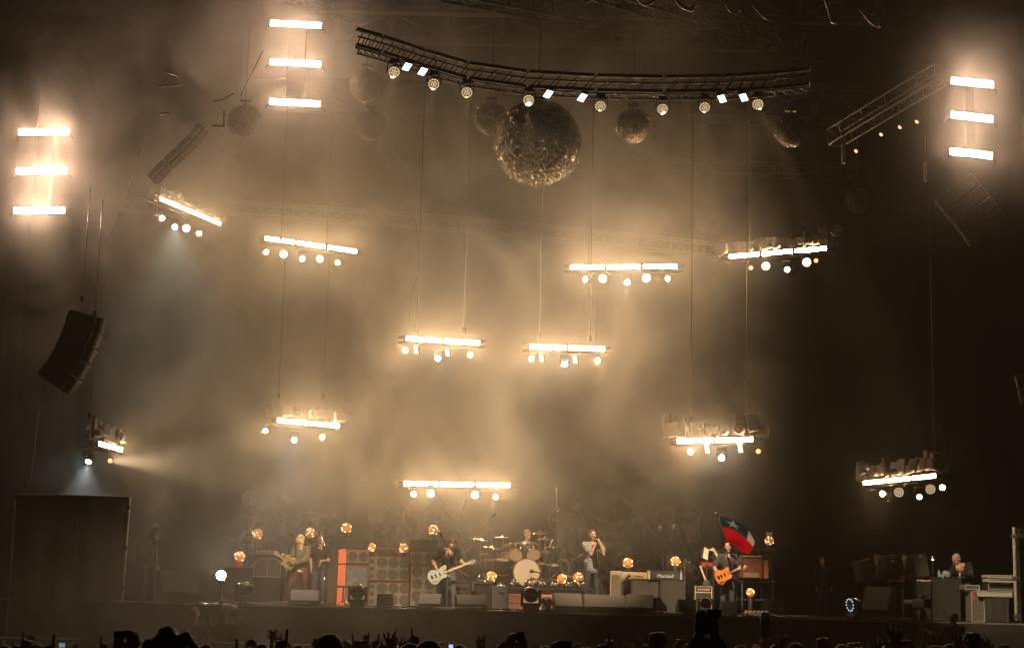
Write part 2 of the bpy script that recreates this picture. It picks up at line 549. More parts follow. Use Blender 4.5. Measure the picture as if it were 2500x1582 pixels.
PODS['F'] = pod((1243, 815), (1425, 821), 3, 2, [('amber', 1250, 843), ('strobe', 1273, 842), ('spot', 1328, 856), ('strobe', 1352, 845), ('amber', 1405, 848)], 'mid-height, right of centre', 6, .38, scrap=False)
PODS['G'] = pod((649, 988), (800, 1002), 6, 2, [('amber', 624, 1013), ('spot', 692, 1034), ('amber', 758, 1027)], 'above the blond guitarist', 7, .85)
PODS['H'] = pod((1590, 1037), (1774, 1033), 2, 2, [('amber', 1624, 1062), ('strobe', 1663, 1056), ('spot', 1697, 1076), ('strobe', 1741, 1055), ('amber', 1783, 1061, False)], 'just above the flag', 8, .85)
PODS['I'] = pod((230, 1042), (288, 1058), 2, 3, [('amber', 206, 1068, False), ('spot', 208, 1085, True, (-11.5, -6, -5)), ('amber', 259, 1083, False)], 'above the black cloth booth', 9, .8, bar=bar_dim)
PODS['J'] = pod((947, 1136), (1203, 1141), 7, 3, [('amber', 972, 1161), ('wash', 1013, 1160), ('wash', 1117, 1163), ('amber', 1166, 1168)], 'over the drum kit', 10, .3, scrap=False)
PODS['K'] = pod((2029, 1136), (2204, 1118), 4.5, 3, [('amber', 2075, 1160), ('wash', 2114, 1157, False), ('spot', 2162, 1168, False), ('wash', 2188, 1150, False), ('amber', 2216, 1146)], 'at far right, above the desk', 11, .8, bar=glow('far_bar_glow', WARM, 40))

def down_beam(prefix, col, power, size, tgt_off):
    t = [o for o in C.objects if o.get('label', '').startswith(prefix)][0]
    m = Euler(t.rotation_euler).to_matrix().inverted()
    add_spot(t, col, power, size, .9, (0, -.06, 0)).rotation_euler = (m @ Vector(tgt_off)).to_track_quat('-Z', 'Y').to_euler()
down_beam('cool spotlight, inner left under the pod by the slanted', (.82, 1.0, .86), 260, 85, (.3, -1.2, -4))
down_beam('cool spotlight, middle under the pod above the black cloth', (.8, .92, 1.0), 170, 85, (0, -1.0, -4))
down_beam('cool spotlight, middle under the pod above the blond', (.85, .97, 1.0), 160, 80, (0, -1, -4))
down_beam('amber blinder lamp, right under the pod above the black cloth', (1.0, .72, .42), 2300, 40, (5, 1.2, .15))
def tower(bars, Y, label, wide, body, gl=None):
    """tall blinder column: dark cabinet with three horizontal light bars"""
    pts = [(D(x0, y0, Y), D(x1, y1, Y)) for x0, y0, x1, y1 in bars]
    c = sum(((a + b) / 2 for a, b in pts), Vector()) / len(pts)
    t = thing('blinder_tower', label, 'light tower', c)
    d = pts[1][1] - pts[1][0]; L = d.length; rz = 0
    top, bot = pts[0][0].z - c.z, pts[-1][0].z - c.z
    cab = MB().bbox((0, .2, (top + bot) / 2), (L + wide, .3, top - bot + body)).build('cabinet', black, t)
    for a, b in pts:
        m = (a + b) / 2 - c; dd = b - a; LL = dd.length
        rot = Matrix.Rotation(-math.atan2(dd.z, dd.x), 3, 'Y')
        br = MB().box((0, 0, 0), (LL + .03, .07, .17)).build('light_bar', black, t, m, rot.to_euler())
        MB().add([(-LL / 2, -.039, -.075), (LL / 2, -.039, -.075), (LL / 2, -.039, .075), (-LL / 2, -.039, .075)], [(0, 1, 2, 3)]).build('led_face', gl or bar_rose, br)
        for sx in (-1, 1):
            MB().tube([(sx * LL / 2, 0, -.05), (sx * (LL / 2 + .1), -.05, -.13), (sx * (LL / 2 + .12), .1, -.16)], .015).build('bracket', black, br)
    return t
tower([(46, 312, 162, 311), (40, 404, 158, 403), (34, 496, 152, 495)], 2.5, 'tall blinder tower of three pink-white bars at the left edge', -.9, .1)
tower([(637, 56, 755, 62), (636, 147, 754, 153), (635, 240, 753, 246)], 2.5, 'highest blinder tower of three bars, left of the roof ring', -.9, .1, glow('centre_tower_glow', ROSE, 150))
tower([(2237, 191, 2334, 201), (2236, 271, 2333, 282), (2234, 357, 2332, 368)], -2, 'tall blinder tower of three tilted bars at the right edge', -.8, .1, glow('right_tower_glow', ROSE, 330))
# ================================================================ ground, stage, drapes
DECK = 2.1
groundm = mat('trodden_field', (.045, .038, .03), .95, noise=.4, nscale=1.5, bump=.3)
struct(MB().add([(-58, -50, 0), (58, -50, 0), (58, 40, 0), (-58, 40, 0)], [(0, 1, 2, 3)]).build('ground', groundm))
deckm = mat('stage_deck_black', (.035, .033, .032), .45, noise=.5, nscale=3, bump=.1)
clothm = mat('black_stage_cloth', (.022, .019, .016), .9, noise=.5, nscale=2)
drapem = mat('black_drape', (.012, .011, .01), .95, noise=.4, nscale=1)
edgem = mat('deck_edge_aluminium', (.5, .46, .4), .35, .7, noise=.4, nscale=20)

stage = thing('stage', 'long black stage with a cloth skirt and worn metal front edge', 'stage', (0, 0, 0))
XL, XR = -13.2, 16.5
for i in range(10):
    a = XL + (XR - XL) * i / 10; b = XL + (XR - XL) * (i + 1) / 10
    MB().box(((a + b) / 2, 7, DECK - .06), (b - a - .012, 13.96, .12)).build('deck_panel', deckm, stage)
MB().box(((XL + XR) / 2, 7, DECK - .2), (XR - XL, 13.8, .14)).build('deck_frame', darkalu, stage)
MB().box(((XL + XR) / 2, -.028, DECK - .022), (XR - XL, .03, .03)).build('edge_trim', edgem, stage)
def drape(x0, x1, y, z0, z1, n, amp, name, m, parent=None, axis='x', seed=1):
    rnd = random.Random(seed); vs = []; fs = []
    ph = 0; rows = 4
    for i in range(n + 1):
        ph += rnd.uniform(.5, 1.5)
        for j in range(rows + 1):
            off = amp * math.sin(ph) * (.6 + .4 * (1 - j / rows))
            t = x0 + (x1 - x0) * i / n
            zz = z0 + (z1 - z0) * j / rows
            vs.append((t, y + off, zz) if axis == 'x' else (y + off, t, zz))
    for i in range(n):
        for j in range(rows):
            a = i * (rows + 1) + j
            fs.append((a, a + rows + 1, a + rows + 2, a + 1))
    b = MB().add(vs, fs, True)
    return b.build(name, m, parent)
drape(XL, XR, -.05, .02, DECK - .05, 160, .025, 'skirt', clothm, stage, seed=4)
tag(drape(-26, 26, 14.6, .05, 24, 150, .18, 'backdrop_curtain', drapem, seed=2), 'huge black curtain closing the back of the stage', 'curtain')
tag(drape(-2, 14.2, 17.4, .05, 24, 60, .18, 'wing_curtain', drapem, axis='y', seed=3), 'black curtain masking the dark right wing', 'curtain')
tag(drape(-2, 14.2, -16.4, .05, 24, 60, .18, 'wing_curtain', drapem, axis='y', seed=5), 'black curtain masking the smoky left wing', 'curtain')

# black cloth booth on the left stage wing
bt = thing('cloth_booth', 'tall black cloth booth with steel poles at the left edge', 'booth', P(160, 1465, -.6))
b0 = bt.location
def rel(v): return Vector(v) - b0
tl, tr, br_, bl = P(38, 1208, -1.6), P(313, 1214, .35), P(296, 1462, .35), P(20, 1512, -1.6)
vs = []; fs = []; rnd = random.Random(3); N = 26; ph = 0
for i in range(N + 1):
    ph += rnd.uniform(.5, 1.4)
    for j in range(7):
        u, v = i / N, j / 6
        p = (tl * (1 - u) + tr * u) * v + (bl * (1 - u) + br_ * u) * (1 - v)
        vs.append(rel(p) + Vector((0, math.sin(ph) * .06 * (1.15 - v) + .03 * math.sin(u * 9 + v * 5), 0)))
for i in range(N):
    for j in range(6):
        a = i * 7 + j; fs.append((a, a + 7, a + 8, a + 1))
scrim = mat('scrim_cloth', (.028, .022, .016), .95, noise=.4, nscale=2)
MB().add(vs, fs, True).build('cloth', scrim, bt)
polem = mat('worn_pole', (.55, .52, .48), .35, .8, noise=.3, nscale=9)
MB().cyl(rel(br_) + Vector((.03, 0, -.02)), rel(tr) + Vector((.03, 0, .0)), .028, n=8).build('pole', polem, bt)
MB().cyl(rel(bl) + Vector((0, -.04, -1.6)), rel(tl) + Vector((0, -.04, -.1)), .024, n=8).build('pole', mat('dull_pole', (.2, .18, .16), .5, .5), bt)
MB().cyl(rel(tl), rel(tr), .035, n=8).build('top_rail', black, bt)
for f in (.12, .5, .9):
    MB().bbox(rel(br_) * (1 - f) + rel(tr) * f + Vector((.03, -.02, 0)), (.1, .09, .07), .01).build('clamp', darkalu, bt)
MB().tube([rel(tr) + Vector((-.05, -.06, -.1)), (rel(tr) + rel(br_)) * .5 + Vector((-.14, -.08, .3)), (rel(tr) + rel(br_)) * .5 + Vector((-.1, -.08, -.6))], .012, 5).build('tie_rope', MATS['truss_aluminium'], bt)
MB().cyl(rel(tl) * .45 + rel(tr) * .55 + Vector((0, -.1, -.35)), rel(bl) * .45 + rel(br_) * .55 + Vector((0, -.1, .6)), .02, n=6).build('inner_pole', black, bt)

# tall pole at the right edge of the stage
rp = thing('scaffold_pole', 'tall white-lit scaffold pole at the right edge of the stage', 'pole', P(2482, 1513, .2))
h = P(2480, 1286, .2).z - rp.location.z
MB().cyl((0, 0, 0), (0, 0, h), .045, n=10).build('tube', polem, rp)
for f in (.9, .45, .04):
    MB().bbox((0, 0, h * f), (.14, .12, .09)).build('clamp', darkalu, rp)
drp = tag(drape(P(2486, 1400, .5).x, 17.2, .5, DECK, P(2480, 1288, .5).z, 14, .04, 'side_masking_cloth', drapem, seed=8), 'black masking cloth right of the tall scaffold pole', 'cloth')

# ================================================================ roof steel
def truss(name, p0, p1, label, h=.5, wd=.5, bay=.6, r=.03, m=None, cat='truss', group='roof trusses'):
    p0, p1 = Vector(p0), Vector(p1)
    t = thing(name, label, cat, p0, group=group)
    d = p1 - p0; L = d.length; d.normalize()
    side = d.cross(Vector((0, 0, 1))).normalized(); up = side.cross(d).normalized()
    m = m or darkalu
    cor = [side * (a * wd / 2) + up * (b * h / 2) for a, b in ((-1, -1), (1, -1), (1, 1), (-1, 1))]
    for c in cor:
        MB().cyl(c, c + d * L, r, n=6).build('chord', m, t)
    n = max(2, round(L / bay)); me = None
    for i in range(n):
        a, b = d * (L * i / n), d * (L * (i + 1) / n)
        br = MB()
        for k in range(4):
            q0, q1 = cor[k], cor[(k + 1) % 4]
            br.cyl(a + q0, b + q1 if i % 2 else a + q1, r * .55, n=5)
            br.cyl(a + (q0 if i % 2 else q1), b + (q1 if i % 2 else q0), r * .55, n=5)
        br.build('bracing', m, t)
    return t
girderm = mat('roof_girder_paint', (.12, .115, .11), .5, .3, noise=.3, nscale=2)
def girder(p0, p1, h, label, bay=2.2, r=.11):
    """heavy roof girder: flat chords, posts and diagonals"""
    p0, p1 = Vector(p0), Vector(p1)
    t = thing('roof_girder', label, 'girder', p0, group='roof girders')
    d = p1 - p0; L = d.length; d.normalize(); rx = d.to_track_quat('X', 'Z').to_matrix()
    for z in (0, h):
        MB().box(d * L / 2 + Vector((0, 0, z)), (L, .3, r * 2), rx).build('chord', girderm, t)
    n = round(L / bay)
    for i in range(n + 1):
        a = d * (L * i / n)
        MB().box(a + Vector((0, 0, h / 2)), (r * 1.6, .2, h - r * 2), rx).build('post', girderm, t)
        if i < n:
            b = d * (L * (i + 1) / n)
            s, e = (a + Vector((0, .03, h - r)), b + Vector((0, .03, r))) if i % 2 else (a + Vector((0, .03, r)), b + Vector((0, .03, h - r)))
            dd = e - s
            MB().box((s + e) / 2, (dd.length, .12, r * 1.1), dd.to_track_quat('X', 'Z').to_matrix()).build('diagonal', girderm, t)
    return t
ga = P(560, 262, 11.5); gb = P(2150, 375, 11.5); gb.z = ga.z
girder(ga, gb, 1.15, 'long pale roof girder crossing behind the wire balls', 2.1, .12)
ga = P(820, 95, 8.5); gb = P(1900, 150, 8.5); gb.z = ga.z
girder(ga, gb, .95, 'upper roof girder crossing behind the curved lamp ring', 1.7, .09)
ga = P(760, 20, 6); gb = P(2150, 90, 6); gb.z = ga.z
girder(ga, gb, 1.3, 'highest roof girder near the top of the picture', 2.4, .1)
for (a, b, Y0, Y1, lab) in [((1100, -30), (1640, 80), -1, 9, 'slanting roof truss running back from the top centre'),
                            ((1450, -40), (1990, 130), -1, 9, 'slanting roof truss above the right half of the ring'),
                            ((560, -75), (880, 30), -1, 9, 'slanting roof truss near the highest light tower')]:
    truss('roof_truss', P(*a, Y0), P(*b, Y1), lab, .6, .6, 1.1, .045, black)
a = P(555, 507, 12.5); b = P(1290, 560, 12.5); truss('back_truss', a, b, 'thin lit truss behind the upper left pods', .42, .42, .55, .022, mat('lit_truss', (.34, .32, .3), .4, .7))
a = P(1310, 566, 12.5); b = P(1760, 612, 12.5); truss('back_truss', a, b, 'thin hazy truss behind the right-hand pods', .42, .42, .55, .022, MATS['lit_truss'])
a = P(1180, 398, 12.0); b = P(2080, 420, 12.0); truss('back_truss', a, b, 'dim truss behind the big wire ball', .4, .4, .8, .025)
a = P(300, 500, 12.5); b = P(420, 512, 12.5); truss('back_truss', a, b, 'short truss end behind the far left pod', .42, .42, .55, .022, MATS['lit_truss'])
a = D(1962, 325, 2.0); b = D(2216, 172, -2.0)
truss('wing_truss', a, b, 'diagonal truss rising to the right blinder tower', .42, .42, .5, .03, mat('dull_truss', (.12, .11, .1), .5, .5))
for i, (x, y) in enumerate([(2013, 356), (2072, 317), (2116, 300), (2156, 287)]):
    p = D(x, y, 1.0 - i * .6)
    make_lamp('amber', p, (p.x - 9, -6, 4), f'small dim lamp below the diagonal right truss, number {i + 1} from left'.replace('number 1 from left', 'leftmost').replace('number 2 from left', 'second from left').replace('number 3 from left', 'third from left').replace('number 4 from left', 'nearest the tower'), 'dim lamps under the diagonal truss', lit=False, s=.55)
# ================================================================ curved lamp ring
ringpts = [(836, 112), (900, 130), (1000, 162), (1100, 190), (1240, 210), (1400, 219), (1560, 222), (1700, 220), (1810, 214), (1905, 204)]
zr = D(1500, 222, -8.0).z
rw = [PZ(x * K, y * K, zr) for x, y in ringpts]
ring = thing('lamp_ring', 'curved truss ring carrying the round lamps over the stage front', 'truss', rw[5])
r0 = Vector(ring.location)
rpan = mat('ring_panel_wood', (.15, .09, .06), .55, noise=.4, nscale=4)
for i in range(len(rw) - 1):
    a, b = rw[i] - r0, rw[i + 1] - r0
    d = b - a; L = d.length; rot = d.to_track_quat('X', 'Z').to_matrix()
    for z, hh in ((.02, .07), (.33, .07)):
        MB().bbox((a + b) / 2 + Vector((0, -.12, z)), (L - .06, .05, hh), .01, rot).build('face_panel', rpan, ring)
    for z, y in ((.0, .0), (.34, 0), (.0, .34), (.34, .34)):
        MB().cyl(a + Vector((0, y, z)), b + Vector((0, y, z)), .02, n=6).build('chord', darkalu, ring)
    n = 4; br = MB()
    for k in range(n):
        u0, u1 = a + d * k / n, a + d * (k + 1) / n
        br.cyl(u0, u1 + Vector((0, 0, .34)), .012, n=5); br.cyl(u0, u1 + Vector((0, .34, 0)), .012, n=5); br.cyl(u0 + Vector((0, .34, 0)), u1 + Vector((0, .34, .34)), .012, n=5)
    br.build('bracing', alu if i in (5, 8) else black, ring)  # paler metal in these bays stands in for light from below
def ringY(px):
    for (a, pa), (b, pb) in zip(zip(ringpts, rw), zip(ringpts[1:], rw[1:])):
        if a[0] <= px <= b[0]: return pa.y + (pb.y - pa.y) * (px - a[0]) / (b[0] - a[0])
    return rw[-1].y
RINGP = 15000
def spot_aim(t, tgt):
    m = Euler(t.rotation_euler).to_matrix()
    d = m.inverted() @ (Vector(tgt) - Vector(t.location))
    return d.to_track_quat('-Z', 'Y').to_euler()
names = ['outermost left', 'second from left', 'third from left', 'fourth from left', 'fourth from right', 'third from right', 'second from right', 'outermost right']
stage_targets = [(-5.3, 2), (-4.2, 4), (-1.7, 2), (.4, 6), (2.0, 1.6), (4.0, 4), (5.3, 2), (11.9, 1.0)]
for i, (x, y) in enumerate([(927, 170), (1020, 198), (1098, 218), (1243, 236), (1412, 250), (1558, 257), (1657, 253), (1782, 246)]):
    p = D(x, y, ringY(x) - .1)
    t = make_lamp('wash', p, (p.x * .6, -34, -6), f'dotted wash light under the roof ring, {names[i]}', 'wash lights under the roof ring', lit=False, s=.66)
    tx, ty = stage_targets[i]
    add_spot(t, (1.0, .72, .42), RINGP * (2.2 if i == 3 else 1), 17, .9, (0, -.1, 0)).rotation_euler = spot_aim(t, (tx, ty, 3.8 if i == 3 else 3.0))
names = ['outermost left', 'second from left', 'left of the big ball', 'right of the big ball', 'second from right', 'outermost right']
for i, (x, y, tx, ty) in enumerate([(957, 158, -5.3, 2), (994, 169, -4.0, 4), (1289, 222, -1.6, 2), (1369, 230, .6, 5), (1698, 233, 2.2, 1.5), (1749, 230, 5.4, 2)]):
    p = D(x, y, ringY(x) - .25)
    t = make_lamp('strobe', p, (p.x * .9 + (-.8 if x < 1500 else .8), -16, -9), f'blue-white strobe panel on the roof ring, {names[i]}', 'strobe panels on the roof ring', s=.66)
    t.rotation_euler = (Euler(t.rotation_euler).to_matrix() @ Matrix.Rotation(R(28 if x < 1500 else -24), 3, 'Y')).to_euler()
    if i in (2, 3): add_spot(t, (1.0, .86, .68), 2600, 44, .8, (0, -.06, 0)).rotation_euler = spot_aim(t, (0.4, -1.0, 12.5))
# ================================================================ wire balls
wirem = mat('ball_wire', (.7, .6, .46), .2, .95)
shellm = mat('ball_shell', (.085, .066, .05), .5, .2, noise=.6, nscale=9, bump=.8)
def wire_ball(px, py, rpx, Y, label, wires=46, seed=0):
    c = D(px, py, Y); r = rpx * K * mpp(Y)
    t = thing('wire_ball', label, 'hanging ball', c, group='wire balls hung under the roof')
    rnd = random.Random(seed + int(px))
    # crumpled dark core
    bm = bmesh.new(); bmesh.ops.create_icosphere(bm, subdivisions=4, radius=r * .93)
    for v in bm.verts:
        v.co *= 1 + rnd.uniform(-.035, .03)
    me = bpy.data.meshes.new('core'); bm.to_mesh(me); bm.free(); me.materials.append(shellm)
    link('core', me, t)
    b = MB()
    for i in range(wires):
        ax = Vector((rnd.gauss(0, 1), rnd.gauss(0, 1), rnd.gauss(0, 1))).normalized()
        off = rnd.uniform(-.75, .75); rr = math.sqrt(1 - off * off) * r * rnd.uniform(.96, 1.02)
        a0 = rnd.uniform(0, 6.28)
        b.torus(ax * off * r, rr, r * (.008 if rpx < 60 else .006), ax, 26, 4, a0, a0 + rnd.uniform(1.2, 4.5))
    o = b.build('wires', wirem, t); o['kind'] = 'stuff'
    if rpx > 60:                       # frayed ends on the large ball
        f = MB()
        for i in range(560):
            d = Vector((rnd.gauss(0, 1), rnd.gauss(0, 1), rnd.gauss(0, .7) - .6)).normalized()
            u = d.orthogonal().normalized(); u.rotate(Matrix.Rotation(rnd.uniform(0, 6.28), 3, d))
            p0 = d * r * .98; p1 = d * r * rnd.uniform(1.0, 1.07) + u * r * rnd.uniform(.03, .14); p2 = d * r * rnd.uniform(.98, 1.09) + u * r * rnd.uniform(.1, .2)
            f.tube([p0, p1, p2], [r * .009, r * .008, r * .003], 4)
        o = f.build('frayed_strips', mat('foil_strip', (.85, .76, .62), .18, .85), t); o['kind'] = 'stuff'
    k = MB(); k.bbox((0, 0, r + .1), (.3, .12, .07)); k.cyl((0, 0, r * .9), (0, 0, r + .1), .03, n=6)
    k.build('hanger', black, t)
    MB().cyl((0, 0, r + .12), (0, 0, r + 2.2), .012, n=5).build('wire_rope', darkalu, t)
    return t
for px, py, r, Y, lab in [(862, 203, 43, 2.6, 'wire ball hung below the left end of the roof ring'), (873, 295, 38, 5, 'smaller wire ball under the one at the ring end'),
        (575, 285, 42, 3.4, 'dark wire ball left of the highest light tower'), (1155, 279, 42, 2.4, 'wire ball touching the big ball on its left'),
        (1265, 335, 103, .6, 'largest wire ball with frayed strips, hung at top centre'), (1489, 296, 43, 2.2, 'wire ball right of the big ball, under the ring'),
        (1511, 345, 34, 7, 'hazy ball half hidden behind the one right of centre'), (1860, 307, 42, .5, 'wire ball at the right end of the roof ring'),
        (2017, 470, 33, 7, 'faint dark ball near the right speaker array'), (1664, 520, 30, 10, 'faint ball in haze above the upper right pod'),
        (560, 402, 30, 10, 'faint ball in haze above the left pods'), (893, 505, 26, 11.5, 'faint ball in front of the thin lit truss')]:
    wire_ball(px, py, r, Y, lab, 150 if r > 60 else 90)

# ================================================================ hoist chains and cables
chainm = mat('hoist_chain_steel', (.18, .16, .135), .35, .85)
cablem = mat('black_rubber_cable', (.09, .08, .07), .45)
def chain(px, y0, y1, Y, label, px1=None):
    a, b = D(px, y0, Y), D(px if px1 is None else px1, y1, Y)
    a.x = b.x
    t = thing('hoist_chain', label, 'chain', b, group='hoist chains of the light pods')
    h = a.z - b.z; n = max(4, int(h / .16)); pts = []; rs = []
    for i in range(n * 2 + 1):
        pts.append((0, 0, h * i / (2 * n))); rs.append(.019 if i % 2 else .011)
    MB().tube(pts, rs, 5).build('links', chainm, t)
    MB().bbox((0, 0, -.02), (.09, .07, .16)).build('hook_block', black, t)
    return t
for args in [(661, 100, 560, 8.05, 'chain at the left end of the pod under the highest tower'), (768, 180, 578, 8.1, 'chain at the right of the pod under the highest tower'),
             (980, 200, 770, 3.35, 'left chain of the mid-height pod left of centre'), (1091, 240, 775, 3.35, 'right chain of the mid-height pod left of centre'),
             (1268, 430, 790, 3.35, 'chain hanging straight below the big ball'), (1387, 250, 795, 3.35, 'right chain of the mid-height pod right of centre'),
             (1625, 230, 985, 2.35, 'left chain of the pod above the flag'), (1757, 220, 985, 2.35, 'right chain of the pod above the flag'),
             (1763, 250, 590, 5.9, 'chain of the pod highest on the right'), (2197, 380, 1068, 4.6, 'lone chain of the far right pod'),
             (655, 600, 930, 6.3, 'left chain of the pod above the blond guitarist'), (760, 600, 930, 6.3, 'right chain of the pod above the blond guitarist'),
             (194, 440, 700, 0.4, 'left chain of the dark hanging speaker array'), (223, 470, 735, 0.4, 'right chain of the dark hanging speaker array'),
             (212, 760, 975, 2.3, 'chain above the pod over the black booth')]:
    chain(*args)
def cable(pts, Y, label, r=.014):
    w_ = [D(x, y, Y) for x, y in pts]; o = w_[0].copy()
    sm_ = []
    for i in range(len(w_) - 1):
        p0, p1, p2, p3 = w_[max(i - 1, 0)], w_[i], w_[i + 1], w_[min(i + 2, len(w_) - 1)]
        for k in range(6):
            t = k / 6
            sm_.append(.5 * ((2 * p1) + (p2 - p0) * t + (2 * p0 - 5 * p1 + 4 * p2 - p3) * t * t + (3 * p1 - p0 - 3 * p2 + p3) * t ** 3) - o)
    sm_.append(w_[-1] - o)
    return tag(MB().tube(sm_, r, 5).build('power_cable', chainm, None, o), label, 'cable')
cable([(978, 520), (982, 560), (987, 620), (983, 650), (972, 670), (966, 700), (962, 770)], 3.2, 'looped power cable beside the mid-height left pod')
cable([(1386, 520), (1384, 640), (1388, 690), (1398, 715), (1402, 742), (1401, 800)], 3.2, 'power cable beside the mid-height right pod', .01)
cable([(1386, 690), (1372, 715), (1376, 735), (1388, 728)], 3.2, 'small cable loop tied to the centre right chain', .008)
cable([(1760, 480), (1758, 640), (1757, 800), (1752, 830), (1752, 870), (1762, 890), (1766, 860), (1762, 835), (1757, 815)], 2.2, 'hanging cable bundle on the right chain above the flag')
cable([(1757, 803), (1772, 797), (1786, 806), (1789, 814)], 2.2, 'short stray cable loop beside the right chain', .01)
cable([(1755, 880), (1750, 905), (1755, 930), (1752, 985)], 2.2, 'lower cable end dropping to the pod above the flag', .01)
cable([(2205, 1000), (2215, 1025), (2222, 1050), (2214, 1090)], 4.4, 'loose cable beside the far right pod', .01)
cable([(618, 120), (596, 165), (574, 208), (566, 226)], 0, 'taut slanting wire left of the highest tower', .012)
cable([(330, 350), (312, 410), (280, 490), (250, 560), (232, 600)], 2, 'long slanting wire at upper left', .012)
cable([(95, 910), (88, 990), (75, 1100), (64, 1160)], -1, 'thin wire above the black cloth booth', .008)

# ================================================================ flown loudspeakers
spkm = mat('speaker_shell', (.03, .028, .026), .5, noise=.4, nscale=6)
grillm = mat('speaker_grille', (.075, .066, .056), .45, .4, noise=.3, nscale=30)
paleedge = mat('pale_grille_edge', (.38, .34, .28), .4, .5)  # edge light of the hanging arrays is put into this pale tone
def line_array(path, Y, size, label, yaw=0, front=None, Yb=None):
    w_ = [D(x, y, Y) for x, y in path]
    if Yb is not None: w_ = [D(x, y, Y + (Yb - Y) * i / (len(path) - 1)) for i, (x, y) in enumerate(path)]
    t = thing('speaker_array', label, 'loudspeaker', w_[0])
    for i in range(len(w_) - 1):
        a, b = w_[i] - w_[0], w_[i + 1] - w_[0]
        d = b - a; h = d.length - .015
        zx = -d.normalized()
        x = Vector((math.cos(yaw), math.sin(yaw), 0)); x = (x - zx * x.dot(zx)).normalized(); y = zx.cross(x)
        rot = Matrix((x, y, zx)).transposed()
        cab = MB().bbox((a + b) / 2, (size[0], size[1], h), .02, rot).build('cabinet', spkm, t)
        MB().bbox((a + b) / 2 - y * (size[1] / 2 + .012), (size[0] * .94, .03, h * .86), .008, rot).build('grille', front or grillm, cab)
        MB().bbox((a + b) / 2 - y * (size[1] / 2 + .02) + zx * (h * .47), (size[0], .05, .025), .006, rot).build('rail', paleedge, cab)
        for sx in (-1, 1):
            MB().bbox((a + b) / 2 - y * (size[1] * .3) + x * sx * (size[0] / 2 + .012), (.02, .05, h * .9), .005, rot).build('link_bar', paleedge, cab)
    return t
line_array([(478, 298), (452, 330), (424, 358), (394, 385), (356, 424)], 2.5, (.26, .3, .4), 'slanted speaker strip at upper left, seen nearly edge-on', R(60), mat('brown_grille_cloth', (.14, .12, .095), .5, .4, noise=.3, nscale=20))
line_array([(206, 742), (196, 775), (184, 808), (170, 840), (152, 872), (128, 905)], 0.0, (.95, .85, .4), 'dark hanging speaker array above the left booth', R(101), grillm)
line_array([(2240, 440), (2262, 468), (2284, 494), (2304, 520), (2326, 552)], -1.5, (1.05, .6, .3), 'hanging speaker array below the right blinder tower', R(-16), mat('dusty_grille', (.16, .145, .125), .5, .3, noise=.3, nscale=20))
line_array([(2408, 880), (2415, 912), (2424, 950)], -1.5, (.4, .5, .3), 'speaker corner cut by the right picture edge', R(-20), MATS['dusty_grille'])
for (px, py, lab) in [(2178, 405, 'white tube lamp hung left of the right tower'), (1984, 362, 'short post hung under the diagonal truss')]:
    p = D(px, py, 0); t = thing('hanging_tube', lab, 'tube', p)
    MB().cyl((0, 0, -.25), (0, 0, .25), .06, n=10).build('tube', polem, t); MB().cyl((0, 0, .25), (0, 0, 1.0), .02, n=6).build('rod', black, t)
# curled metal pipes hanging from the roof at the top right
pipem = mat('bare_pipe', (.34, .3, .26), .28, .9)
for i, (pts, lab) in enumerate([
        ([(1575, -30), (1590, 0), (1605, 18), (1625, 26), (1634, 12)], 'thick curled pipe at the top centre'),
        ([(1490, -20), (1505, 6), (1516, 14), (1532, 8), (1540, 2)], 'small curled pipe left of the thick one'),
        ([(1350, -25), (1368, 0), (1380, 6), (1395, -2), (1404, -12)], 'curled pipe just showing at the top edge'),
        ([(1770, 12), (1785, 30), (1800, 44), (1812, 47)], 'curled pipe above the right half of the ring'),
        ([(1705, 8), (1712, 20), (1722, 32), (1735, 33), (1738, 24)], 'hook-shaped pipe right of the thick one'),
        ([(2020, 20), (2040, 45), (2055, 60), (2068, 66), (2064, 45)], 'dim curled pipe at the top right'),
        ([(1940, 0), (1950, 30), (1955, 52), (1968, 56)], 'dim hook pipe left of the top right one')]):
    w_ = [D(x, y, -6) for x, y in pts]
    tag(MB().tube([q - w_[0] for q in w_], .045 if i == 0 else .028, 8).build('curled_pipe', pipem, None, w_[0]), lab, 'pipe')
for i, (pts, lab) in enumerate([([(390, 170), (418, 178), (425, 200), (374, 203)], 'dim looped rail at upper left'), ([(500, 240), (528, 234), (550, 220)], 'bright bent rail left of the highest tower'), ([(500, 296), (526, 298), (528, 260)], 'small bracket above the slanted speaker strip'), ([(376, 268), (398, 266)], 'short glinting rail at far upper left')]):
    w_ = [D(x, y, 1) for x, y in pts]
    tag(MB().tube([q - w_[0] for q in w_], .03, 6).build('rigging_rail', pipem, None, w_[0]), lab, 'rail')
# ================================================================ gear on the deck
blk = mat('black_tolex', (.022, .021, .02), .55, noise=.4, nscale=30)
greym = mat('grey_carpet', (.085, .08, .078), .85, noise=.25, nscale=14)
bluegrey = mat('blue_grey_panel', (.13, .135, .155), .7, noise=.2, nscale=6)
silverg = mat('silver_grille', (.3, .27, .225), .55, .3, noise=.2, nscale=40)
conem = mat('speaker_cone', (.11, .095, .08), .6, noise=.2)
redm = mat('red_cabinet_paint', (.24, .062, .04), .45, noise=.15)
orangem = mat('orange_painted_light', (.85, .2, .06), .5, emit=(1, .2, .07), estr=.75)  # orange tone and glow stand in for strong light on the side
creamm = mat('cream_tolex', (.6, .5, .34), .6, noise=.2, nscale=16)
tweed = mat('tweed_cloth', (.5, .4, .24), .8, noise=.25, nscale=40)
woodm = mat('organ_wood', (.26, .1, .04), .45, noise=.4, nscale=5)
chrome = mat('chrome', (.75, .72, .68), .12, 1.0)
brass = mat('cymbal_bronze', (.74, .64, .46), .25, .9)
whitem = mat('off_white_paint', (.75, .7, .62), .5)
